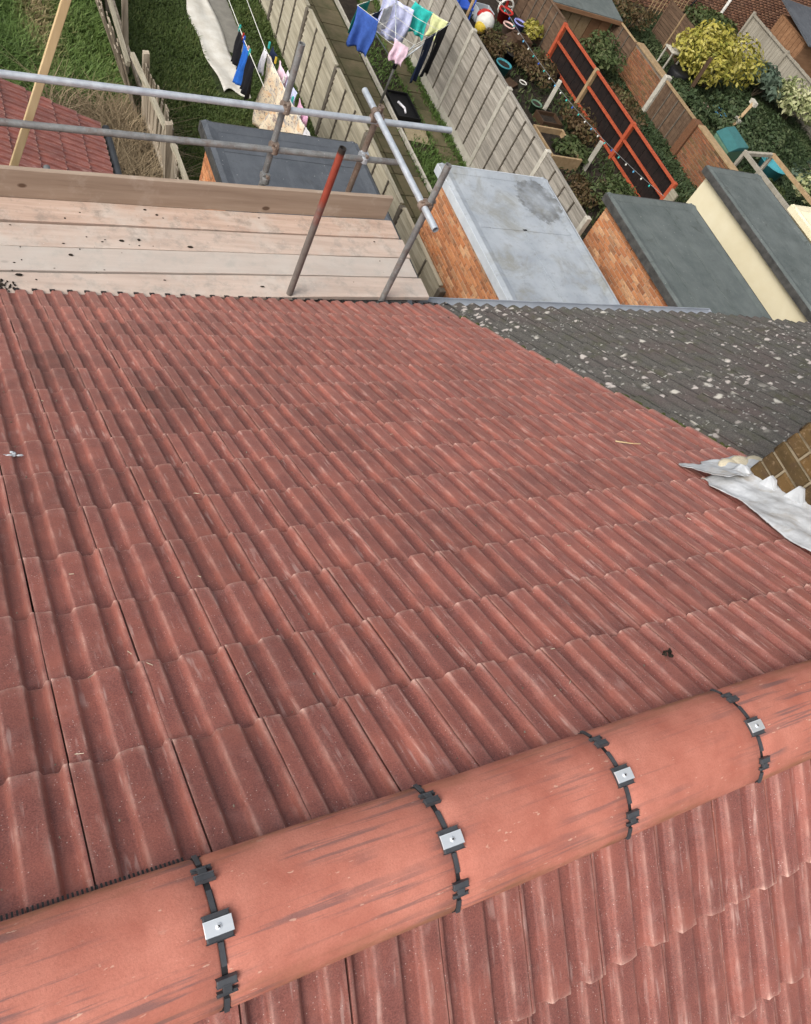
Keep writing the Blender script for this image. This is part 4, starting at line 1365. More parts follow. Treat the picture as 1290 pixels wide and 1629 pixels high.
for ya, yb, z in ((8.6, 11.9, -6.5), (11.9, 17.4, -6.5)):
    mb = MB(); mb.beam((3.19, ya, z), (3.16, yb, z), 0.04, 0.08); mb.build('rail', 'old_plank', pf)
for yy in (8.6, 10.28, 11.92, 13.7, 15.5):
    mb = MB(); mb.beam((3.22, yy, ZG), (3.04, yy, -5.5), 0.09, 0.09); mb.build('post', 'old_plank', pf)

# orange framed fence with black panels
of = thing('orange_frame_fence', 'bright orange painted frame fence with black infill panels', 'fence', (14.8, 14, ZG))
oy = [11.45, 13.55, 15.60, 17.48]
for k, yy in enumerate(oy):
    mb = MB(); mb.beam((14.76, yy, ZG), (14.76, yy, -5.98), 0.10, 0.10); mb.build('post', 'orange_paint' if k != 2 else 'tan_wood', of, False, 0.006)
for k in range(3):
    a, b = oy[k] + 0.05, oy[k + 1] - 0.05
    for z in (-6.90, -6.43, -6.02):
        mb = MB(); mb.beam((14.76, a, z), (14.76, b, z), 0.06, 0.05); mb.build('rail', 'orange_paint', of)
    nb_ = 12
    for q in range(nb_):
        ya = a + (b - a) * q / nb_; yb = a + (b - a) * (q + 1) / nb_ - 0.008
        mb = MB(); mb.beam((14.815 + 0.006 * (q % 2), (ya + yb) / 2, -6.97), (14.815 + 0.006 * (q % 2), (ya + yb) / 2, -6.0), yb - ya, 0.014, (1, 0, 0)); mb.build('board', 'black_panel', of)
mb = MB(); mb.beam((14.74, 11.30, ZG), (14.74, 11.30, -6.1), 0.05, 0.28, (0, 1, 0)); mb.build('end_board', 'pale_fence', of)
lap_fence('panel_fence', 'dark brown lap fence carrying on beyond the orange frame', 14.8, [17.62, 19.4, 21.2], -5.98, 'brown_fence', posts=True, postmat='brown_fence', gravel=False, battens=4, proud=0.0)
# concrete stumps in the soil garden
for k, (x, yy, lab) in enumerate(((13.5, 15.17, 'leaning concrete post stump below the far orange panel'), (13.56, 12.95, 'concrete post stump nearest the dark felt roof, below the orange fence'))):
    mb = MB(); mb.beam((x, yy, ZG), (x + 0.02, yy + 0.03, -6.25), 0.10, 0.10)
    tag(mb.build('post_stump', 'concrete', None, False, 0.012), lab, 'post')

# brick garden wall with fence panels set in it
gw = thing('garden_wall', 'weathered brick garden wall with dark fence panel and red pier behind the orange fence', 'wall', (17.4, 14, ZG))
def wall_run(y0, y1, zt, x=17.4):
    MB().box(x + 0.012, x + 0.20, y0, y1, ZG, zt - 0.005).build('wall_core', 'dark_mortar', gw)
    brickwork(gw, 'w', (x + 0.012, y1, ZG), (0, -1, 0), (-1, 0, 0), y1 - y0, zt - ZG, 'garden_brick', lambda a, z: True, limit=150, seed=int(y0 * 10))
    mb = MB(); mb.box(x - 0.02, x + 0.23, y0, y1, zt - 0.004, zt + 0.05); mb.build('coping', 'tan_wood', gw, False, 0.008)
wall_run(15.95, 17.55, -6.03)
wall_run(11.2, 14.05, -6.02)
mb = MB(); mb.box(17.34, 17.6, 14.06, 14.30, ZG, -5.98); mb.build('pier', 'garden_brick', gw, False, 0.01)
n = 12
for q in range(n):
    ya = 14.32 + (15.9 - 14.32) * q / n
    mb = MB(); mb.box(17.44, 17.46 + 0.006 * (q % 2), ya, ya + 0.125, ZG, -6.04); mb.build('board', 'brown_fence', gw)
for yy in (14.75, 15.12, 15.5):
    mb = MB(); mb.beam((17.42, yy, ZG), (17.42, yy, -6.05), 0.03, 0.03); mb.build('batten', 'batten', gw)
mb = MB(); mb.beam((17.44, 14.3, -6.0), (17.44, 15.92, -6.0), 0.07, 0.05); mb.build('cap_rail', 'tan_wood', gw)
mb = MB(); mb.box(17.36, 17.56, 15.86, 16.0, ZG, -5.9); mb.build('post', 'concrete', gw, False, 0.01)
lap_fence('panel_fence', 'short dark brown fence panel between low shed and brick garden wall', 17.45, [17.6, 18.75], -6.05, 'brown_fence', posts=True, postmat='brown_fence', gravel=False, battens=2, proud=0.0, capmat='tan_wood')

# low shed with a mossy felt roof
sh = thing('low_shed', 'low brown shed with grey green felt roof at the top of the picture', 'shed', (16.1, 19.4, ZG))
MB().box(15.05, 17.3, 18.75, 20.6, ZG, -6.05).build('wall', 'shed_wood', sh)
for q in range(6):
    xa = 15.08 + 0.37 * q
    mb = MB(); mb.box(xa, xa + 0.345, 18.725, 18.748, ZG + 0.05, -6.14); mb.build('panel', 'tan_wood' if q in (1, 2, 3) else 'shed_wood', sh)
mb = MB(); mb.add([(14.9, 18.55, -6.06), (17.45, 18.55, -6.06), (17.45, 20.8, -5.8), (14.9, 20.8, -5.8), (14.9, 18.55, -6.0), (17.45, 18.55, -6.0), (17.45, 20.8, -5.74), (14.9, 20.8, -5.74)],
                  [(3, 2, 1, 0), (4, 5, 6, 7), (0, 1, 5, 4), (1, 2, 6, 5), (2, 3, 7, 6), (3, 0, 4, 7)])
mb.build('roof', 'dark_felt', sh)
mb = MB(); mb.beam((14.9, 18.53, -6.07), (17.45, 18.53, -6.07), 0.025, 0.10); mb.build('fascia', 'shed_wood', sh)

# hurdle panel, trellis, right hand fence
hp = thing('slatted_screen', 'dark mossy slatted panel leaning in front of the far brick wall', 'fence', (20.85, 19.8, ZG))
for q in range(11):
    z = ZG + 0.03 + q * 0.098
    mb = MB(); mb.beam((20.85, 19.0, z + 0.04), (20.80, 20.7, z + 0.04), 0.02, 0.088, (0, 0, 1)); mb.build('slat', 'brown_fence', hp)
for yy in (19.05, 19.85, 20.65):
    mb = MB(); mb.beam((20.80, yy, ZG), (20.80, yy, -5.86), 0.045, 0.045); mb.build('post', 'tan_wood' if yy == 19.85 else 'brown_fence', hp)
tr = thing('trellis', 'thin lattice trellis beside the far brick wall', 'trellis', (21.6, 21.6, ZG))
for q in range(9):
    mb = MB(); mb.beam((20.9 + 0.17 * q, 21.45, ZG + 0.3), (20.9 + 0.17 * q, 21.45, -5.45), 0.025, 0.02); mb.build('lath', 'tan_wood', tr)
for q in range(7):
    mb = MB(); mb.beam((20.85, 21.47, ZG + 0.45 + 0.17 * q), (22.35, 21.47, ZG + 0.45 + 0.17 * q), 0.02, 0.025); mb.build('lath', 'tan_wood', tr)
rf = thing('board_fence', 'silver grey close boarded fence with horizontal rails at the upper right', 'fence', (25.6, 18, ZG))
yy = 12.0
while yy < 21.6:
    mb = MB(); mb.box(25.62, 25.64 + 0.006 * (int(yy * 10) % 2), yy, yy + 0.142, ZG, -5.9 + rt.uniform(-0.01, 0.01)); mb.build('board', 'silver_fence', rf)
    yy += 0.15
for z in (-6.85, -5.93):
    mb = MB(); mb.beam((25.59, 12, z), (25.59, 21.65, z), 0.05, 0.07); mb.build('rail', 'silver_fence', rf)
for yy in (12.2, 14.6, 17.0, 19.45, 21.65):
    mb = MB(); mb.beam((25.58, yy, ZG), (25.58, yy, -5.85), 0.09, 0.09); mb.build('post', 'silver_fence', rf)

# shed with blue grey roof beyond that fence
bs = thing('garden_shed', 'small timber shed with smooth blue grey roof behind the board fence', 'shed', (27.5, 20.4, ZG))
MB().box(26.3, 29.5, 19.6, 21.2, ZG, -5.5).build('wall', 'shed_wood', bs)
for q in range(8):
    mb = MB(); mb.box(26.262, 26.296, 19.62 + 0.197 * q, 19.8 + 0.197 * q, ZG, -5.56); mb.build('plank', 'shed_wood', bs)
mb = MB(); mb.add([(26.1, 19.3, -5.5), (29.8, 19.3, -5.5), (29.8, 21.5, -5.2), (26.1, 21.5, -5.2), (26.1, 19.3, -5.44), (29.8, 19.3, -5.44), (29.8, 21.5, -5.14), (26.1, 21.5, -5.14)],
                  [(3, 2, 1, 0), (4, 5, 6, 7), (0, 1, 5, 4), (1, 2, 6, 5), (2, 3, 7, 6), (3, 0, 4, 7)])
mb.build('roof', 'slate_felt', bs)

# far brick building
fb = thing('brick_building', 'long brown brick building wall across the top right corner', 'building', (30, 24, ZG))
MB().box(18.5, 48, 22.512, 27, ZG, -1.0).build('wall_core', 'dark_mortar', fb)
brickwork(fb, 'f', (18.5, 22.512, ZG), (1, 0, 0), (0, -1, 0), 22, 3.4, 'house_brick', lambda a, z: False, seed=77)
MB().box(18.4, 48.1, 22.4, 27.1, -0.98, -0.8).build('roof', 'dark_felt', fb)
pp = thing('waste_pipe', 'white plastic pipe standing against the far brick wall', 'pipe', (24.87, 22.2, ZG))
mb = MB(); mb.tube([(24.87, 22.3, ZG), (24.87, 22.3, -5.75)], 0.055, 10); mb.build('pipe', 'pl_white', pp, True)
mb = MB(); mb.tube([(24.87, 22.3, -6.5), (24.87, 22.3, -6.42)], 0.068, 10); mb.build('collar', 'pl_white', pp)
mb = MB(); mb.tube([(23.2, 22.3, ZG), (23.4, 22.25, -6.2), (23.9, 22.25, -5.6), (24.5, 22.25, -5.5), (24.9, 22.3, -5.6)], 0.035, 8)
tag(mb.build('black_hose', 'pl_black', None, True), 'black hose bent in an arch against the far brick wall', 'hose')
# ------------------------------------------------------------------ washing
def cloth(name, label, cat, a, b, drop, mat, folds=3, amp=0.05, group='washing on the lines', uneven=0.05, taper=0.0, legs=False, clips=None):
    a, b = Vector(a), Vector(b)
    d = b - a
    nrm = Vector((-d.y, d.x, 0)).normalized()
    nu, nv = 22, 16
    mb = MB(); vs, fs = [], []
    ph = rt.uniform(0, 9)
    for j in range(nv):
        v = j / (nv - 1)
        for i in range(nu):
            u = i / (nu - 1)
            uu = 0.5 + (u - 0.5) * (1 - taper * v)
            if legs and v > 0.32:
                side = -1 if u < 0.5 else 1
                uu = 0.5 + side * (0.26 + 0.0) + (u - 0.5 - side * 0.25) * (0.92 - 0.25 * v)
            p = a + d * uu
            p.z -= drop * v * (1 + uneven * math.sin(u * 5 + ph)) + 0.02 * math.sin(u * PI) * (1 - v)
            k = amp * (0.15 + 0.85 * v)
            p += nrm * (k * math.sin(u * PI * 2 * folds + ph + v * 1.2) + 0.4 * k * math.sin(u * 17 + v * 5 + ph))
            p += d.normalized() * (0.02 * math.sin(v * 6 + ph))
            vs.append(p)
    for j in range(nv - 1):
        for i in range(nu - 1):
            if legs and j / (nv - 1) > 0.32 and i == nu // 2 - 1: continue
            q = j * nu + i
            fs.append((q, q + 1, q + nu + 1, q + nu))
    mb.add(vs, fs)
    o = mb.build(name, mat, None, True)
    o.modifiers.new('thick', 'SOLIDIFY').thickness = 0.008
    tag(o, label, cat, group)
    return o
# two wires over the second garden
wl = thing('washing_line', 'pair of thin washing line wires over the second lawn', 'washing line', (4.8, 18, ZG))
LA = [(4.66, 11.2, -5.28), (4.66, 12.4, -5.30), (4.62, 14.5, -5.2), (4.6, 18.2, -4.95)]
LB = [(5.12, 9.3, -5.15), (5.04, 10.6, -5.28), (5.0, 12.4, -5.32), (4.98, 14.5, -5.2), (4.96, 18.2, -4.95)]
for L_ in (LA, LB):
    mb = MB(); mb.tube(L_, 0.006, 6); mb.build('wire', 'pl_white', wl, True)
mb = MB(); mb.beam((4.4, 18.2, -4.95), (5.2, 18.2, -4.95), 0.06, 0.06); mb.build('crossbar', 'dull_steel', wl)
mb = MB(); mb.tube([(4.78, 18.2, ZG), (4.78, 18.2, -4.92)], 0.035, 10); mb.build('pole', 'dull_steel', wl, True)
mb = MB(); mb.tube([(5.12, 9.25, -5.13), (5.12, 9.25, -4.83)], 0.02, 8); mb.build('bracket', 'dull_steel', wl)
cloth('black_trousers', 'black trousers hung farthest out on the left washing line', 'clothing', (4.65, 12.74, -5.30), (4.66, 12.48, -5.30), 0.52, 'cloth_black', 2, 0.04)
cloth('blue_shirt', 'bright blue garment between two black ones on the left washing line', 'clothing', (4.66, 12.44, -5.30), (4.66, 12.14, -5.30), 0.66, 'cloth_blue', 2, 0.05)
cloth('black_shirt', 'black garment hung nearest the house on the left washing line', 'clothing', (4.67, 12.10, -5.30), (4.67, 11.80, -5.30), 0.60, 'cloth_black', 2, 0.05)
cloth('white_towel', 'narrow white towel at the far end of the right washing line', 'clothing', (5.0, 12.42, -5.32), (5.01, 12.26, -5.32), 0.42, 'cloth_white', 1, 0.03)
cloth('floral_sheet', 'large cream, orange and grey floral sheet on the right washing line', 'sheet', (5.01, 12.22, -5.32), (5.09, 10.35, -5.26), 1.02, 'floral', 4, 0.13, uneven=0.12)
cloth('pink_cloth', 'pale pink small garment behind the floral sheet', 'clothing', (5.12, 11.95, -5.24), (5.13, 11.55, -5.24), 0.36, 'cloth_pink', 2, 0.04)
cloth('lilac_cloth', 'lilac white garment pegged over the middle of the floral sheet', 'clothing', (5.14, 11.45, -5.20), (5.15, 11.05, -5.20), 0.38, 'cloth_lavender', 2, 0.04)
cloth('rose_cloth', 'rose pink garment near the slate roof end of the floral sheet', 'clothing', (5.15, 10.95, -5.20), (5.16, 10.5, -5.20), 0.36, 'cloth_rose', 2, 0.04)
cloth('spotted_cloth', 'white and navy spotted cloth at the house end of the right line', 'clothing', (5.13, 9.78, -5.20), (5.14, 9.52, -5.18), 0.24, 'cloth_white', 2, 0.05)
PEG = ['aqua peg on the far black trousers', 'red peg between black trousers and blue garment', 'blue peg on the bright blue garment', 'pink peg between the blue and near black garments', 'aqua peg on the near black garment',
       'aqua peg on the narrow white towel', 'yellow peg above the floral sheet by the pink garment', 'white peg between the pink and lilac garments', 'aqua peg between the lilac and rose garments', 'white peg at the near end of the rose garment']
cloth('grey_shirt', 'pale grey garment on the right line past the floral sheet', 'clothing', (5.10, 10.28, -5.25), (5.12, 9.95, -5.23), 0.42, 'cloth_white', 2, 0.05)
cloth('navy_socks', 'small navy garment on the right line behind the white towel', 'clothing', (5.12, 12.36, -5.26), (5.13, 12.12, -5.26), 0.30, 'cloth_navy', 1, 0.03)
cloth('white_vest', 'small white garment pegged between pink and lilac ones', 'clothing', (5.17, 11.62, -5.20), (5.17, 11.42, -5.20), 0.30, 'cloth_white', 1, 0.03)
for k, (yy, m) in enumerate(((12.72, 'pl_aqua'), (12.5, 'pl_red'), (12.42, 'pl_blue'), (12.16, 'pl_pink'), (12.08, 'pl_aqua'), (12.40, 'pl_aqua'), (12.0, 'pl_yellow'), (11.5, 'pl_white'), (11.0, 'pl_aqua'), (10.6, 'pl_white'))):
    x = 4.66 if k < 5 else 5.08
    mb = MB(); mb.beam((x, yy, -5.34), (x, yy + 0.01, -5.24), 0.025, 0.03)
    o = mb.build('clothes_peg', m, None)
    tag(o, PEG[k], 'peg', 'pegs on the washing lines')

# rotary airer in the middle garden
ra = thing('rotary_airer', 'rotary clothes airer loaded with washing in the middle garden', 'airer', (8.49, 14.17, ZG))
HUB = Vector((8.49, 14.17, -6.15))
mb = MB(); mb.tube([(8.49, 14.17, ZG), (8.49, 14.17, -5.7)], 0.026, 10); mb.build('pole', 'dull_steel', ra, True)
mb = MB(); mb.tube([HUB - Vector((0, 0, 0.06)), HUB + Vector((0, 0, 0.06))], 0.045, 10); mb.build('hub', 'pl_black', ra)
COR = [Vector((9.46, 14.40, -5.22)), Vector((8.18, 13.28, -5.22)), Vector((7.30, 14.22, -5.22)), Vector((8.50, 15.20, -5.22))]
for cpt in COR:
    mb = MB(); mb.tube([HUB, cpt], 0.013, 8); mb.build('arm', 'galvanised', ra, True)
for k in range(4):
    for f in (1.0, 0.82, 0.64):
        A_ = HUB + (COR[k] - HUB) * f; B_ = HUB + (COR[(k + 1) % 4] - HUB) * f
        mb = MB(); mb.tube([A_, (A_ + B_) / 2 - Vector((0, 0, 0.03)), B_], 0.005, 5); mb.build('line', 'pl_white', ra, True)
def on_line(k, f, t0, t1):
    A_ = HUB + (COR[k] - HUB) * f; B_ = HUB + (COR[(k + 1) % 4] - HUB) * f
    return A_ + (B_ - A_) * t0, A_ + (B_ - A_) * t1
def hang(nm, lab, k, f, t0, t1, drop, mat, **kw):
    a, b = on_line(k, f, t0, t1)
    cloth(nm, lab, 'clothing', a, b, drop, mat, group='washing on the rotary airer', **kw)
hang('black_jeans', 'black jeans hung at the right corner of the rotary airer', 0, 1.0, 0.05, 0.36, 0.98, 'cloth_black', folds=1, amp=0.04, legs=True)
hang('navy_jeans', 'navy jeans hung at the near edge of the rotary airer', 0, 1.0, 0.42, 0.68, 0.95, 'cloth_navy', folds=1, amp=0.04, legs=True)
hang('yellow_shirt', 'pale yellow top on the rotary airer behind the jeans', 3, 1.0, 0.70, 0.97, 0.46, 'cloth_yellow', folds=1, amp=0.04)
hang('teal_shirt', 'turquoise top on the rotary airer', 3, 1.0, 0.34, 0.67, 0.56, 'cloth_teal', folds=2, amp=0.04)
hang('lavender_sheet', 'pale lavender sheet spread across the middle of the rotary airer', 3, 0.88, -0.22, 0.40, 0.74, 'cloth_lavender', folds=3, amp=0.07)
hang('pink_shirt', 'pale pink top on the inner line of the rotary airer', 1, 0.82, 0.05, 0.34, 0.40, 'cloth_pink', folds=2, amp=0.04)
hang('denim_towel', 'mid blue towel at the left corner of the rotary airer', 1, 1.0, 0.62, 0.98, 0.72, 'cloth_denim', folds=2, amp=0.05)
hang('green_shirt', 'dark green garment beside the blue towel on the rotary airer', 2, 1.0, 0.02, 0.30, 0.55, 'cloth_green', folds=2, amp=0.04)
hang('navy_shirt', 'dark navy garment between the blue towel and lavender sheet', 2, 0.82, 0.28, 0.52, 0.50, 'cloth_navy', folds=2, amp=0.04)
hang('white_shirt', 'white garment at the back of the rotary airer', 2, 0.82, 0.6, 0.9, 0.45, 'cloth_white', folds=2, amp=0.04)

# ------------------------------------------------------------------ string of lights over the soil garden
slg = thing('string_lights', 'sagging string of small coloured bulbs over the soil garden', 'string lights', (12, 12, ZG))
P0, P1 = Vector((11.25, 16.6, -5.05)), Vector((11.75, 9.15, -4.78))
def cat_pt(t):
    p = P0 + (P1 - P0) * t; p.z -= 0.55 * 4 * t * (1 - t) * 0.55
    return p
mb = MB(); mb.tube([cat_pt(k / 24) for k in range(25)], 0.005, 6); mb.build('wire', 'dull_steel', slg, True)
for k in range(26):
    p = cat_pt(0.12 + 0.033 * k)
    mb = MB(); mb.ball(p - Vector((0, 0, 0.035)), (0.017, 0.017, 0.024), 8, 6)
    mb.build('bulb', ['pl_white', 'pl_aqua', 'pl_blue', 'pl_aqua', 'pl_white', 'pl_sky'][k % 6], slg, True)
mb = MB(); mb.tube([(11.25, 16.6, ZG), (11.25, 16.6, -5.0)], 0.035, 8); mb.build('pole', 'tan_wood', slg, True)

# ------------------------------------------------------------------ things standing in the gardens
def crate(nm, lab, cat, x0, x1, y0, y1, z0, z1, mat, lid=None, t=0.025):
    r = thing(nm, lab, cat, ((x0 + x1) / 2, (y0 + y1) / 2, z0))
    for k, q in enumerate(((x0, x1, y0, y0 + t), (x0, x1, y1 - t, y1), (x0, x0 + t, y0 + t, y1 - t), (x1 - t, x1, y0 + t, y1 - t))):
        mb = MB(); mb.box(q[0], q[1], q[2], q[3], z0, z1); mb.build('side', mat, r, False, 0.004)
    mb = MB(); mb.box(x0 + t, x1 - t, y0 + t, y1 - t, z0, z0 + (z1 - z0) * 0.55); mb.build('fill', lid or 'soil', r)
    return r
crate('raised_bed', 'open square raised bed of tan timber boards on the soil', 'planter', 12.35, 13.25, 12.85, 13.95, ZG, ZG + 0.30, 'tan_wood', t=0.05)
crate('black_tray', 'shallow black plastic tray on the mossy path by the airer pole', 'tray', 8.70, 9.25, 13.66, 14.55, ZG, ZG + 0.12, 'pl_black', 'pl_black')
mb = MB(); mb.tube([(8.9, 14.2, ZG + 0.09), (8.98, 14.0, ZG + 0.10), (8.95, 13.85, ZG + 0.09)], 0.03, 8, 0.02)
tag(mb.build('white_bone', 'cloth_white', None, True), 'small white curved object lying in the black tray', 'litter')
# compost bin of two greens
cb = thing('storage_box', 'two tone green plastic box with sloping lid in the ivy', 'box', (19.450, 14.489, ZG))
mb = MB(); mb.add([(19.099, 14.021, ZG), (19.879, 14.216, ZG), (19.801, 14.918, ZG), (19.060, 14.684, ZG), (19.060, 13.982, -6.505), (19.918, 14.193, -6.505), (19.840, 14.957, -6.442), (19.021, 14.723, -6.442)],
                  [(3, 2, 1, 0), (4, 5, 6, 7), (0, 1, 5, 4), (1, 2, 6, 5), (2, 3, 7, 6), (3, 0, 4, 7)])
mb.build('body', 'pl_green', cb, False, 0.03)
mb = MB(); mb.add([(19.044, 13.959, -6.496), (19.941, 14.177, -6.496), (19.863, 14.973, -6.424), (19.005, 14.739, -6.424), (19.411, 14.060, -6.370), (19.941, 14.177, -6.370), (19.863, 14.973, -6.298), (19.411, 14.840, -6.298)],
                  [(3, 2, 1, 0), (4, 5, 6, 7), (0, 1, 5, 4), (1, 2, 6, 5), (2, 3, 7, 6), (3, 0, 4, 7)])
mb.build('lid', 'pl_teal', cb, False, 0.02)
# leaning wooden prop with two blocks
pr_ = thing('wooden_prop', 'orange brown wooden prop with two pale blocks sticking up from the ivy', 'post', (20.4, 15.6, ZG))
mb = MB(); mb.beam((20.35, 15.45, ZG), (21.25, 16.0, -6.05), 0.09, 0.09); mb.build('shaft', 'tan_wood', pr_)
for f in (0.5, 0.98):
    p = Vector((20.35, 15.45, ZG)).lerp(Vector((21.25, 16.0, -6.05)), f)
    mb = MB(); mb.beam(p - Vector((0.02, 0.13, 0)), p + Vector((0.02, 0.13, 0)), 0.13, 0.12); mb.build('block', 'concrete', pr_)
mb = MB(); mb.beam((19.79, 17.02, ZG), (19.9, 17.2, -5.72), 0.10, 0.10)
tag(mb.build('grey_post', 'wood_dark', None, False, 0.006), 'weathered grey post standing before the yellow shrub', 'post')
def pot(nm, lab, x, y, r, h, mat, fill='soil', cat='pot'):
    t = thing(nm, lab, cat, (x, y, ZG))
    mb = MB(); mb.lathe((x, y, ZG), [(r * 0.72, 0), (r * 0.98, h * 0.9), (r * 1.08, h * 0.9), (r * 1.08, h), (r * 0.92, h), (r * 0.9, h * 0.86)], 14); mb.build('body', mat, t, True)
    mb = MB(); mb.lathe((x, y, ZG), [(r * 0.88, h * 0.8), (r * 0.85, h * 0.9)], 12); mb.build('earth', fill, t)
    return t
pot('flower_pot', 'sky blue pot in the dark ivy beside the brick wall', 20.6, 16.3, 0.24, 0.34, 'pl_sky')
pot('flower_pot', 'pinkish clay pot next to the sky blue pot', 20.2, 16.62, 0.20, 0.26, 'pl_pink')
pot('flower_pot', 'small red pot at the left of the pink pot', 19.72, 16.62, 0.12, 0.2, 'pl_red')
pot('flower_pot', 'aqua glazed pot among dead leaves in the soil garden', 12.62, 16.3, 0.20, 0.30, 'pl_cyan')
pot('flower_pot', 'lavender blue pot near the far end of the soil garden', 14.2, 18.5, 0.17, 0.32, 'pl_lav')
pot('flower_pot', 'small white pot just below the aqua pot', 13.1, 15.9, 0.10, 0.16, 'pl_white')
pot('flower_pot', 'red bucket among the clutter at the far end', 13.95, 18.95, 0.2, 0.32, 'pl_red')
pot('flower_pot', 'little red pot beside the raised timber bed', 13.45, 13.45, 0.10, 0.14, 'pl_red')
# round striped ball
bl = thing('garden_ball', 'round white ball with red top and yellow side beyond the fence', 'ball', (12.72, 17.9, ZG))
mb = MB(); mb.ball((12.72, 17.9, -6.62), 0.24, 18, 12); mb.build('ball', 'pl_white', bl, True)
mb = MB(); mb.lathe((12.74, 17.98, -6.62), [(0.246, 0.05), (0.225, 0.12), (0.16, 0.2), (0.02, 0.26)], 16); mb.build('cap', 'pl_red', bl, True)
mb = MB(); mb.ball((12.60, 17.80, -6.72), 0.16, 12, 8); mb.build('side_patch', 'pl_yellow', bl, True)
mb = MB(); mb.lathe((12.72, 17.9, ZG), [(0.16, 0), (0.12, 0.18)], 12); mb.build('foot', 'wood_dark', bl)
# blue plastic chair
ch = thing('garden_chair', 'blue plastic garden chair behind the grey fence', 'chair', (12.2, 18.4, ZG))
mb = MB(); mb.box(11.95, 12.45, 18.15, 18.65, -6.58, -6.53); mb.build('seat', 'pl_blue', ch, False, 0.015)
mb = MB(); mb.beam((12.2, 18.66, -6.55), (12.2, 18.86, -6.0), 0.48, 0.04, (0, 1, 0)); mb.build('backrest', 'pl_blue', ch, False, 0.015)
for dx in (-0.21, 0.21):
    for dy in (-0.21, 0.21):
        mb = MB(); mb.tube([(12.2 + dx * 1.15, 18.4 + dy * 1.15, ZG), (12.2 + dx, 18.4 + dy, -6.56)], 0.022, 8); mb.build('leg', 'pl_blue', ch)
    mb = MB(); mb.tube([(12.2 + dx, 18.2, -6.55), (12.2 + dx * 1.1, 18.22, -6.34), (12.2 + dx * 1.1, 18.72, -6.34)], 0.02, 8); mb.build('armrest', 'pl_blue', ch, True)
# red frame on wheels
bk = thing('push_trike', 'red framed child trike with pale wheels at the top edge', 'trike', (14.4, 19.6, ZG))
for (x, y, r) in ((14.15, 19.3, 0.22), (14.7, 19.9, 0.16), (14.4, 20.0, 0.16)):
    mb = MB()
    mb.tube([(x + r * math.cos(a * PI / 8), y, ZG + r + r * math.sin(a * PI / 8)) for a in range(17)], 0.03, 6); mb.build('wheel', 'pl_white', bk, True)
mb = MB(); mb.tube([(14.15, 19.3, ZG + 0.22), (14.2, 19.45, -6.45), (14.55, 19.95, -6.6)], 0.04, 8); mb.build('frame', 'pl_red', bk, True)
mb = MB(); mb.tube([(13.95, 19.42, -6.32), (14.2, 19.42, -6.38), (14.45, 19.42, -6.32)], 0.025, 8); mb.build('handlebar', 'pl_yellow', bk, True)
mb = MB(); mb.ball((14.5, 19.85, -6.5), (0.16, 0.16, 0.06), 12, 6); mb.build('saddle', 'pl_red', bk, True)
# pile of old boards and a sleeper
for k, (a, b, w, lab) in enumerate((((12.9, 17.3, -6.85), (13.9, 17.9, -6.7), 0.35, 'dark board lying across the clutter behind the grey fence'), ((13.5, 17.2, -6.92), (14.3, 17.0, -6.9), 0.25, 'brown board lying flat below the yellow flowered plant'),
                                  ((12.0, 15.4, -6.95), (12.9, 16.0, -6.93), 0.3, 'thin broken board lying on the soil near the aqua pot'), ((13.9, 12.6, -6.95), (14.1, 11.2, -6.8), 0.18, 'long narrow plank lying beside the orange fence foot'))):
    mb = MB(); mb.beam(a, b, w, 0.05)
    tag(mb.build('old_board', 'wood_dark', None, False, 0.005), lab, 'board')
# grey garden table and barbecue beyond the brick wall
tb = thing('garden_table', 'small pale square garden table before the mossy panel', 'table', (20.0, 18.6, ZG))
mb = MB(); mb.box(19.75, 20.25, 18.4, 18.85, -6.42, -6.38); mb.build('table_top', 'concrete', tb, False, 0.006)
for dx in (-0.2, 0.2):
    for dy in (-0.18, 0.18):
        mb = MB(); mb.beam((20 + dx, 18.62 + dy, ZG), (20 + dx, 18.62 + dy, -6.42), 0.04, 0.04); mb.build('leg', 'concrete', tb)
mb = MB(); mb.lathe((19.75, 17.75, ZG), [(0.2, 0.0), (0.3, 0.2), (0.32, 0.45), (0.28, 0.5), (0.0, 0.46)], 14)
tag(mb.build('black_tub', 'pl_black', None, True), 'round black tub in front of the small table', 'tub')
# cold frame of pale timbers with blue thing at the right
fr = thing('bed_surround', 'pale timber bed frame between cream extension and yellow leaves', 'frame', (19.1, 12.4, ZG))
for a, b in (((18.6, 13.25, -6.0), (18.65, 10.6, -6.0)), ((19.76, 13.3, -5.95), (19.9, 10.6, -5.95)), ((18.6, 13.22, -6.02), (19.76, 13.3, -5.97))):
    mb = MB(); mb.beam(a, b, 0.09, 0.09); mb.build('rail', 'tan_wood' if a[0] > 19 else 'silver_fence', fr)
for x, y in ((18.6, 13.22), (19.76, 13.28), (18.65, 10.7), (19.88, 10.7)):
    mb = MB(); mb.beam((x, y, ZG), (x, y, -5.94), 0.08, 0.08); mb.build('post', 'silver_fence', fr)
mb = MB(); vs = []; fs = []
bt = thing('blue_tub', 'turquoise plastic tub inside the pale timber frame', 'tub', (21.2, 14.0, ZG))
mb.lathe((21.1, 13.95, ZG), [(0.32, 0), (0.42, 0.42), (0.46, 0.44), (0.40, 0.44), (0.34, 0.1)], 16); mb.build('body', 'pl_cyan', bt, True)
mb = MB(); mb.lathe((21.1, 13.95, ZG), [(0.33, 0.14), (0.33, 0.2)], 14); mb.build('contents', 'soil', bt)

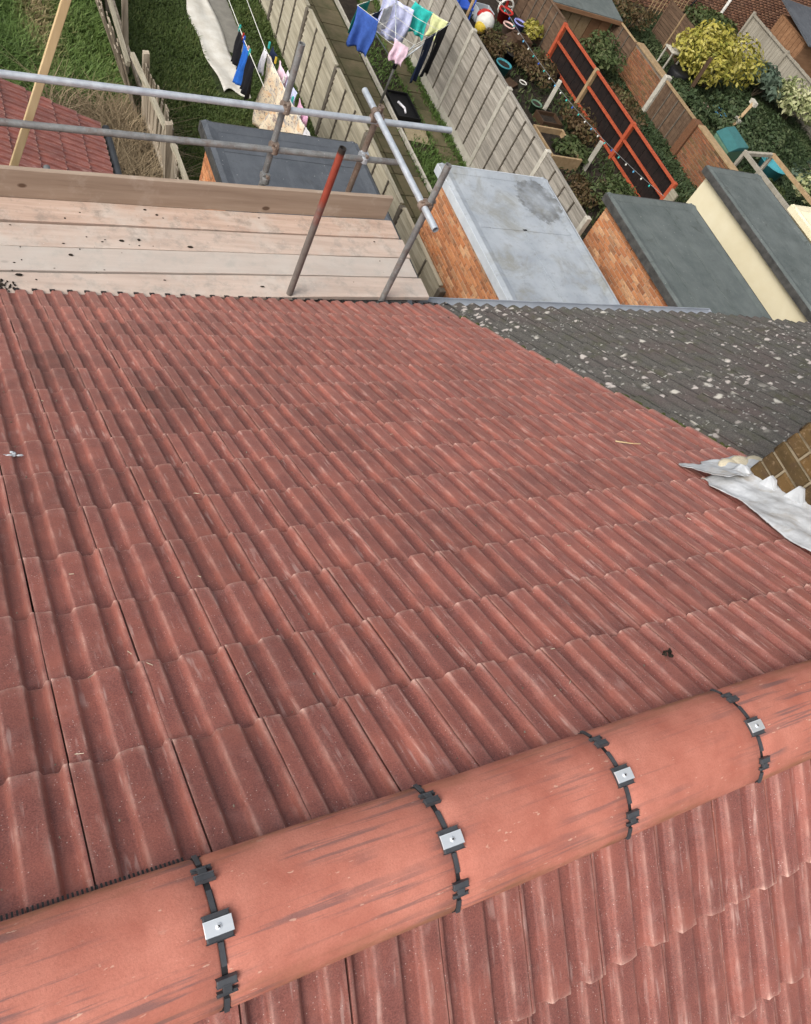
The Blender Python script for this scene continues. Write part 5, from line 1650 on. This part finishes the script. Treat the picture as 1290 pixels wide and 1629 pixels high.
# ------------------------------------------------------------------ foliage
def leaf_cloud(center, radii, n, size, rs, lobes=6, squash=1.0, shell=0.45):
    """leaves as small bent quads on and inside an uneven crown"""
    r = np.random.default_rng(rs)
    c = np.array(center); R_ = np.array(radii)
    L = r.normal(size=(lobes, 3)); L /= np.linalg.norm(L, axis=1)[:, None]
    L[:, 2] = np.abs(L[:, 2]) * 0.9
    lobec = c + L * R_ * 0.55
    k = r.integers(0, lobes, n)
    d = r.normal(size=(n, 3)); d /= np.linalg.norm(d, axis=1)[:, None]
    rad = (shell + (1 - shell) * r.random(n) ** 0.5) * r.uniform(0.75, 1.1, lobes)[k]
    P_ = lobec[k] + d * (rad[:, None]) * R_ * 0.55
    P_[:, 2] = np.maximum(P_[:, 2], ZG + 0.02)
    nrm = d + r.normal(size=(n, 3)) * 0.6 + np.array([0, 0, 0.5]); nrm /= np.linalg.norm(nrm, axis=1)[:, None]
    t = np.cross(nrm, r.normal(size=(n, 3))); t /= np.linalg.norm(t, axis=1)[:, None]
    b = np.cross(nrm, t)
    s = size * r.uniform(0.6, 1.3, n)[:, None]
    V = np.stack([P_ - t * s, P_ + b * s * 0.45 + nrm * s * 0.12, P_ + t * s - nrm * s * 0.2, P_ - b * s * 0.45 + nrm * s * 0.12], 1).reshape(-1, 3)
    F = np.arange(4 * n).reshape(-1, 4)
    patch = 0.5 + 0.5 * np.sin(P_[:, 0] * 5 + rs) * np.sin(P_[:, 1] * 4.3) * np.sin(P_[:, 2] * 6)
    tint = np.clip(0.25 + 0.35 * patch + 0.4 * r.random(n) , 0, 1)
    return V, F, np.repeat(tint, 4)
def shrub(name, label, cat, center, radii, n, size, mat, seed, lobes=6, stems=5, group=None, shell=0.45):
    t = thing(name, label, cat, (center[0], center[1], ZG), group)
    V, F, T = leaf_cloud(center, radii, n, size, seed, lobes, shell=shell)
    me = np_mesh('crown', V - np.array((center[0], center[1], ZG)), F, mat, T)
    obj('crown', me, t)
    mb = MB()
    for q in range(stems):
        a = rt.uniform(0, 2 * PI)
        e = Vector((center[0] + radii[0] * 0.6 * math.cos(a), center[1] + radii[1] * 0.6 * math.sin(a), center[2] + radii[2] * 0.4))
        b0 = Vector((center[0] + 0.04 * math.cos(a), center[1] + 0.04 * math.sin(a), ZG))
        mb.tube([b0, (b0 + e) / 2 + Vector((0, 0, 0.1)), e], 0.022, 6, 0.006)
    mb.build('stem', 'bark', t, True)
    return t
shrub('yellow_shrub', 'large bright yellow leaved shrub behind the brick garden wall', 'shrub', (21.2, 18.0, -6.2), (1.6, 1.45, 1.05), 3600, 0.085, 'yellow_leaf', 11, 9, 7)
shrub('ivy_mound', 'dark green ivy mound sprawling below the yellow shrub', 'shrub', (21.8, 15.9, -6.75), (1.9, 1.7, 0.45), 5200, 0.07, 'dark_leaf', 12, 12, 6)
shrub('grey_green_shrub', 'grey green rosette shrub between yellow shrub and board fence', 'shrub', (23.9, 18.3, -6.5), (0.95, 1.0, 0.6), 1100, 0.12, 'grey_leaf', 13, 6)
shrub('variegated_shrub', 'cream variegated shrub at the foot of the board fence', 'shrub', (24.7, 17.2, -6.4), (0.8, 1.1, 0.6), 1200, 0.10, 'cream_leaf', 14, 6)
shrub('variegated_shrub', 'cream yellow leaved shrub at the right edge beside the timber frame', 'shrub', (21.5, 12.0, -6.35), (0.75, 1.4, 0.65), 1300, 0.09, 'cream_leaf', 15, 8)
shrub('evergreen_shrub', 'dark evergreen shrub filling the corner of the board fence', 'shrub', (25.0, 15.3, -6.5), (0.75, 0.9, 0.55), 1300, 0.08, 'dark_leaf', 16, 6)
shrub('evergreen_shrub', 'low evergreen between the storage box and timber frame', 'shrub', (19.6, 12.6, -6.75), (0.9, 1.0, 0.4), 1500, 0.075, 'mid_leaf', 17, 7)
shrub('evergreen_shrub', 'dark shrub under the pots beside the brick wall', 'shrub', (19.4, 16.5, -6.75), (0.9, 1.1, 0.35), 1500, 0.075, 'dark_leaf', 18, 7)
shrub('climber', 'leafy climber growing along the foot of the far brick wall', 'shrub', (23.6, 21.4, -6.6), (1.5, 0.7, 0.5), 1600, 0.085, 'mid_leaf', 19, 8)
shrub('bushy_plant', 'bushy plant between orange fence and brown lap panel', 'shrub', (16.2, 17.2, -6.45), (0.75, 0.8, 0.6), 1100, 0.07, 'mid_leaf', 20, 6)
shrub('bushy_plant', 'brownish plant growing along the mossy strip behind the orange fence', 'shrub', (16.1, 15.3, -6.75), (0.6, 1.2, 0.35), 1000, 0.06, 'russet_leaf', 21, 7)
shrub('flowering_plant', 'small plant with yellow flowers at the far end of the soil garden', 'shrub', (14.45, 18.1, -6.7), (0.35, 0.4, 0.3), 380, 0.07, 'yellow_leaf', 22, 5)
shrub('twiggy_plant', 'brown twiggy plant in front of the far orange panel', 'shrub', (13.6, 16.3, -6.7), (0.75, 0.9, 0.35), 900, 0.055, 'russet_leaf', 23, 7)
shrub('twiggy_plant', 'straggly plant in front of the middle orange panel', 'shrub', (13.9, 14.4, -6.72), (0.6, 0.8, 0.35), 800, 0.055, 'russet_leaf', 24, 7)
shrub('leafy_weed', 'fresh green leafy weed beside the raised timber bed', 'shrub', (13.1, 13.3, -6.78), (0.5, 0.6, 0.25), 700, 0.07, 'mid_leaf', 25, 6)
shrub('leafy_weed', 'dark leafy weeds before the dark felt roof end', 'shrub', (13.5, 11.6, -6.72), (0.8, 1.0, 0.35), 1400, 0.06, 'mid_leaf', 26, 8)
shrub('leafy_weed', 'low weeds behind the dark felt roof and below the orange fence', 'shrub', (13.4, 10.2, -6.72), (0.9, 0.7, 0.35), 900, 0.06, 'dark_leaf', 27, 7)
shrub('bare_bush', 'thin dark bush in front of the far brick wall', 'shrub', (19.3, 20.3, -6.5), (0.9, 0.8, 0.55), 700, 0.06, 'russet_leaf', 28, 7, 9)
shrub('bare_bush', 'scrubby bush behind the low shed', 'shrub', (18.6, 21.6, -6.2), (0.9, 0.7, 0.8), 1100, 0.07, 'mid_leaf', 29, 7, 9)
shrub('leafy_weed', 'green weeds in the strip by the cream extension wall', 'shrub', (16.4, 11.3, -6.8), (0.5, 1.1, 0.25), 700, 0.06, 'mid_leaf', 30, 6)
shrub('leafy_weed', 'grey green foliage beyond the timber frame', 'shrub', (23.2, 13.6, -6.75), (1.0, 1.4, 0.3), 1400, 0.08, 'grey_leaf', 41, 8)

# more clutter in the soil garden
CL = [('plastic_crate', 'grey plastic crate beyond the striped ball', 'crate', 12.9, 13.4, 18.6, 19.0, 0.3, 'grey_trim'),
      ('wooden_box', 'dark wooden box beside the dark board in the clutter', 'crate', 13.6, 14.1, 17.5, 17.9, 0.34, 'wood_dark'),
      ('plastic_crate', 'small blue crate by the foot of the grey fence', 'crate', 11.2, 11.6, 17.0, 17.4, 0.28, 'pl_blue'),
      ('wooden_box', 'low brown planter box below the straggly plant', 'crate', 12.9, 13.5, 14.3, 14.75, 0.2, 'wood_dark'),
      ('plastic_crate', 'black trough at the foot of the far orange panel', 'crate', 14.2, 14.6, 16.5, 17.2, 0.22, 'pl_black')]
for nm, lab, cat_, xa, xb, ya, yb, hh_, m_ in CL:
    crate(nm, lab, cat_, xa, xb, ya, yb, ZG, ZG + hh_, m_)
pot('flower_pot', 'clay pot left of the lavender pot', 13.75, 18.3, 0.16, 0.28, 'pl_pink')
pot('flower_pot', 'dark pot under the twiggy plant', 13.2, 16.9, 0.2, 0.3, 'pl_black')
pot('flower_pot', 'green pot between stump and raised bed', 13.0, 14.95, 0.14, 0.24, 'pl_green')
shrub('dead_plant', 'dead brown plant sprawling between ball and aqua pot', 'shrub', (12.9, 17.2, -6.75), (0.5, 0.6, 0.3), 700, 0.05, 'russet_leaf', 51, 6)
shrub('dead_plant', 'dead stalks growing by the grey fence foot', 'shrub', (11.3, 15.6, -6.8), (0.5, 0.9, 0.25), 600, 0.05, 'russet_leaf', 52, 6)
shrub('dead_plant', 'low russet weeds below the near stump', 'shrub', (12.6, 11.9, -6.82), (0.6, 0.7, 0.22), 700, 0.05, 'russet_leaf', 53, 6)

def blades(name, label, cat, region, n, h, mat, seed, skip=None, w=0.012, lay=0.5, tintf=None, dens=None):
    """grass: thin bent blades standing on the ground, each of its own tint"""
    r = np.random.default_rng(seed)
    x0, x1, y0, y1 = region
    P_ = np.stack([r.uniform(x0, x1, n), r.uniform(y0, y1, n)], 1)
    if skip is not None:
        P_ = P_[~skip(P_[:, 0], P_[:, 1])]
    cl = np.sin(P_[:, 0] * 2.1 + 1.3 * np.sin(P_[:, 1] * 1.7)) * np.sin(P_[:, 1] * 2.4 + np.sin(P_[:, 0] * 1.9)) * 0.5 + 0.5
    if dens is not None:
        P_ = P_[r.random(len(P_)) < dens(P_[:, 0], P_[:, 1])]
        cl = np.sin(P_[:, 0] * 2.1 + 1.3 * np.sin(P_[:, 1] * 1.7)) * np.sin(P_[:, 1] * 2.4 + np.sin(P_[:, 0] * 1.9)) * 0.5 + 0.5
    m = len(P_)
    hh = h * (0.55 + 0.7 * cl) * r.uniform(0.5, 1.25, m)
    az_ = r.uniform(0, 2 * PI, m) + 1.4 * np.sin(P_[:, 0] * 1.1 + P_[:, 1] * 0.8)
    d = np.stack([np.cos(az_), np.sin(az_), np.zeros(m)], 1)
    s = np.stack([-np.sin(az_), np.cos(az_), np.zeros(m)], 1) * (w * r.uniform(0.6, 1.3, m))[:, None]
    B = np.concatenate([P_, np.full((m, 1), ZG)], 1)
    up = np.array([0, 0, 1.0])
    ln = (lay * r.uniform(0.3, 1.6, m) * hh)[:, None]
    mid = B + up * (hh * 0.6)[:, None] + d * ln * 0.35
    tip = B + up * hh[:, None] + d * ln
    tip[:, 2] -= 0.15 * ln[:, 0]
    V = np.stack([B - s, B + s, mid + s * 0.8, mid - s * 0.8, tip], 1).reshape(-1, 3)
    i0 = np.arange(m)[:, None] * 5
    F = np.concatenate([i0 + np.array([0, 1, 2]), i0 + np.array([0, 2, 3]), i0 + np.array([3, 2, 4])])
    T = np.clip((tintf(P_[:, 0], P_[:, 1]) if tintf is not None else 0.35 + 0.3 * cl) + r.normal(0, 0.13, m), 0, 1)
    me = np_mesh(name, V, F, mat, np.repeat(T, 5))
    return tag(obj(name, me), label, cat, kind='stuff')
def dry(x, y):
    return np.exp(-((x - 1.9) / 0.35) ** 2 - ((y - 14.5) / 2.2) ** 2) + np.exp(-((x - 2.5) / 0.55) ** 2 - ((y - 11.4) / 0.9) ** 2)
blades('long_grass', 'long lush green grass in the left garden', 'grass', (0.2, 3.15, 9.4, 19), 52000, 0.20, 'lush_grass', 5, w=0.011, lay=0.9, tintf=lambda x, y: 0.34 + 0.16 * np.sin(x * 2.3 + y) + 0.62 * dry(x, y))
def skip2(x, y):
    a = (x > 4.82) & (x < 5.48) & (y > 13.5) & (y < 17.3)
    b = (x > 4.92) & (x < 5.8) & (y > 15.0)
    return a | b
blades('short_grass', 'short dark green lawn grass of the second garden', 'grass', (3.2, 6.6, 9.4, 18.6), 80000, 0.085, 'lawn_grass', 6, skip=skip2, w=0.010, lay=0.8)
def dens3(x, y):
    q = np.exp(-((x - 9.1) / 0.45) ** 2 - ((y - 11.9) / 0.75) ** 2) + 0.8 * np.exp(-((x - 9.82) / 0.09) ** 2) + 0.5 * np.exp(-((x - 9.33) / 0.05) ** 2) + 0.5 * np.exp(-((x - 9.0) / 0.25) ** 2 - ((y - 15.6) / 0.6) ** 2)
    return q
blades('tufted_grass', 'tufts of green grass in the slab joints of the middle garden', 'grass', (8.5, 9.95, 9.4, 18.5), 34000, 0.11, 'lush_grass', 8, w=0.011, lay=0.8, dens=dens3, tintf=lambda x, y: 0.3 + 0 * x)
blades('weeds', 'sparse weeds over the soil garden', 'weeds', (10.1, 14.7, 9, 19), 16000, 0.14, 'mid_leaf', 9, w=0.02, lay=1.2, dens=lambda x, y: 0.15 + 0.85 * np.clip((x - 12.6) / 1.6, 0, 1) * (0.5 + 0.5 * np.sin(y * 3) * np.sin(x * 4)))
blades('ground_cover', 'green ground cover and moss in the right hand gardens', 'weeds', (15, 25.5, 10.5, 22), 60000, 0.13, 'dark_leaf', 10, w=0.028, lay=1.3, tintf=lambda x, y: 0.5 + 0.3 * np.sin(x * 1.3) * np.sin(y * 1.7))
blades('dry_brambles', 'tangle of dry brown bramble stalks by the plank fence', 'weeds', (1.7, 3.15, 9.3, 12.4), 9000, 0.55, 'dry_stalks', 15, w=0.007, lay=1.3, dens=lambda x, y: np.clip(np.exp(-((x - 2.6) / 0.5) ** 2 - ((y - 11.0) / 1.0) ** 2) + 0.25, 0, 1))
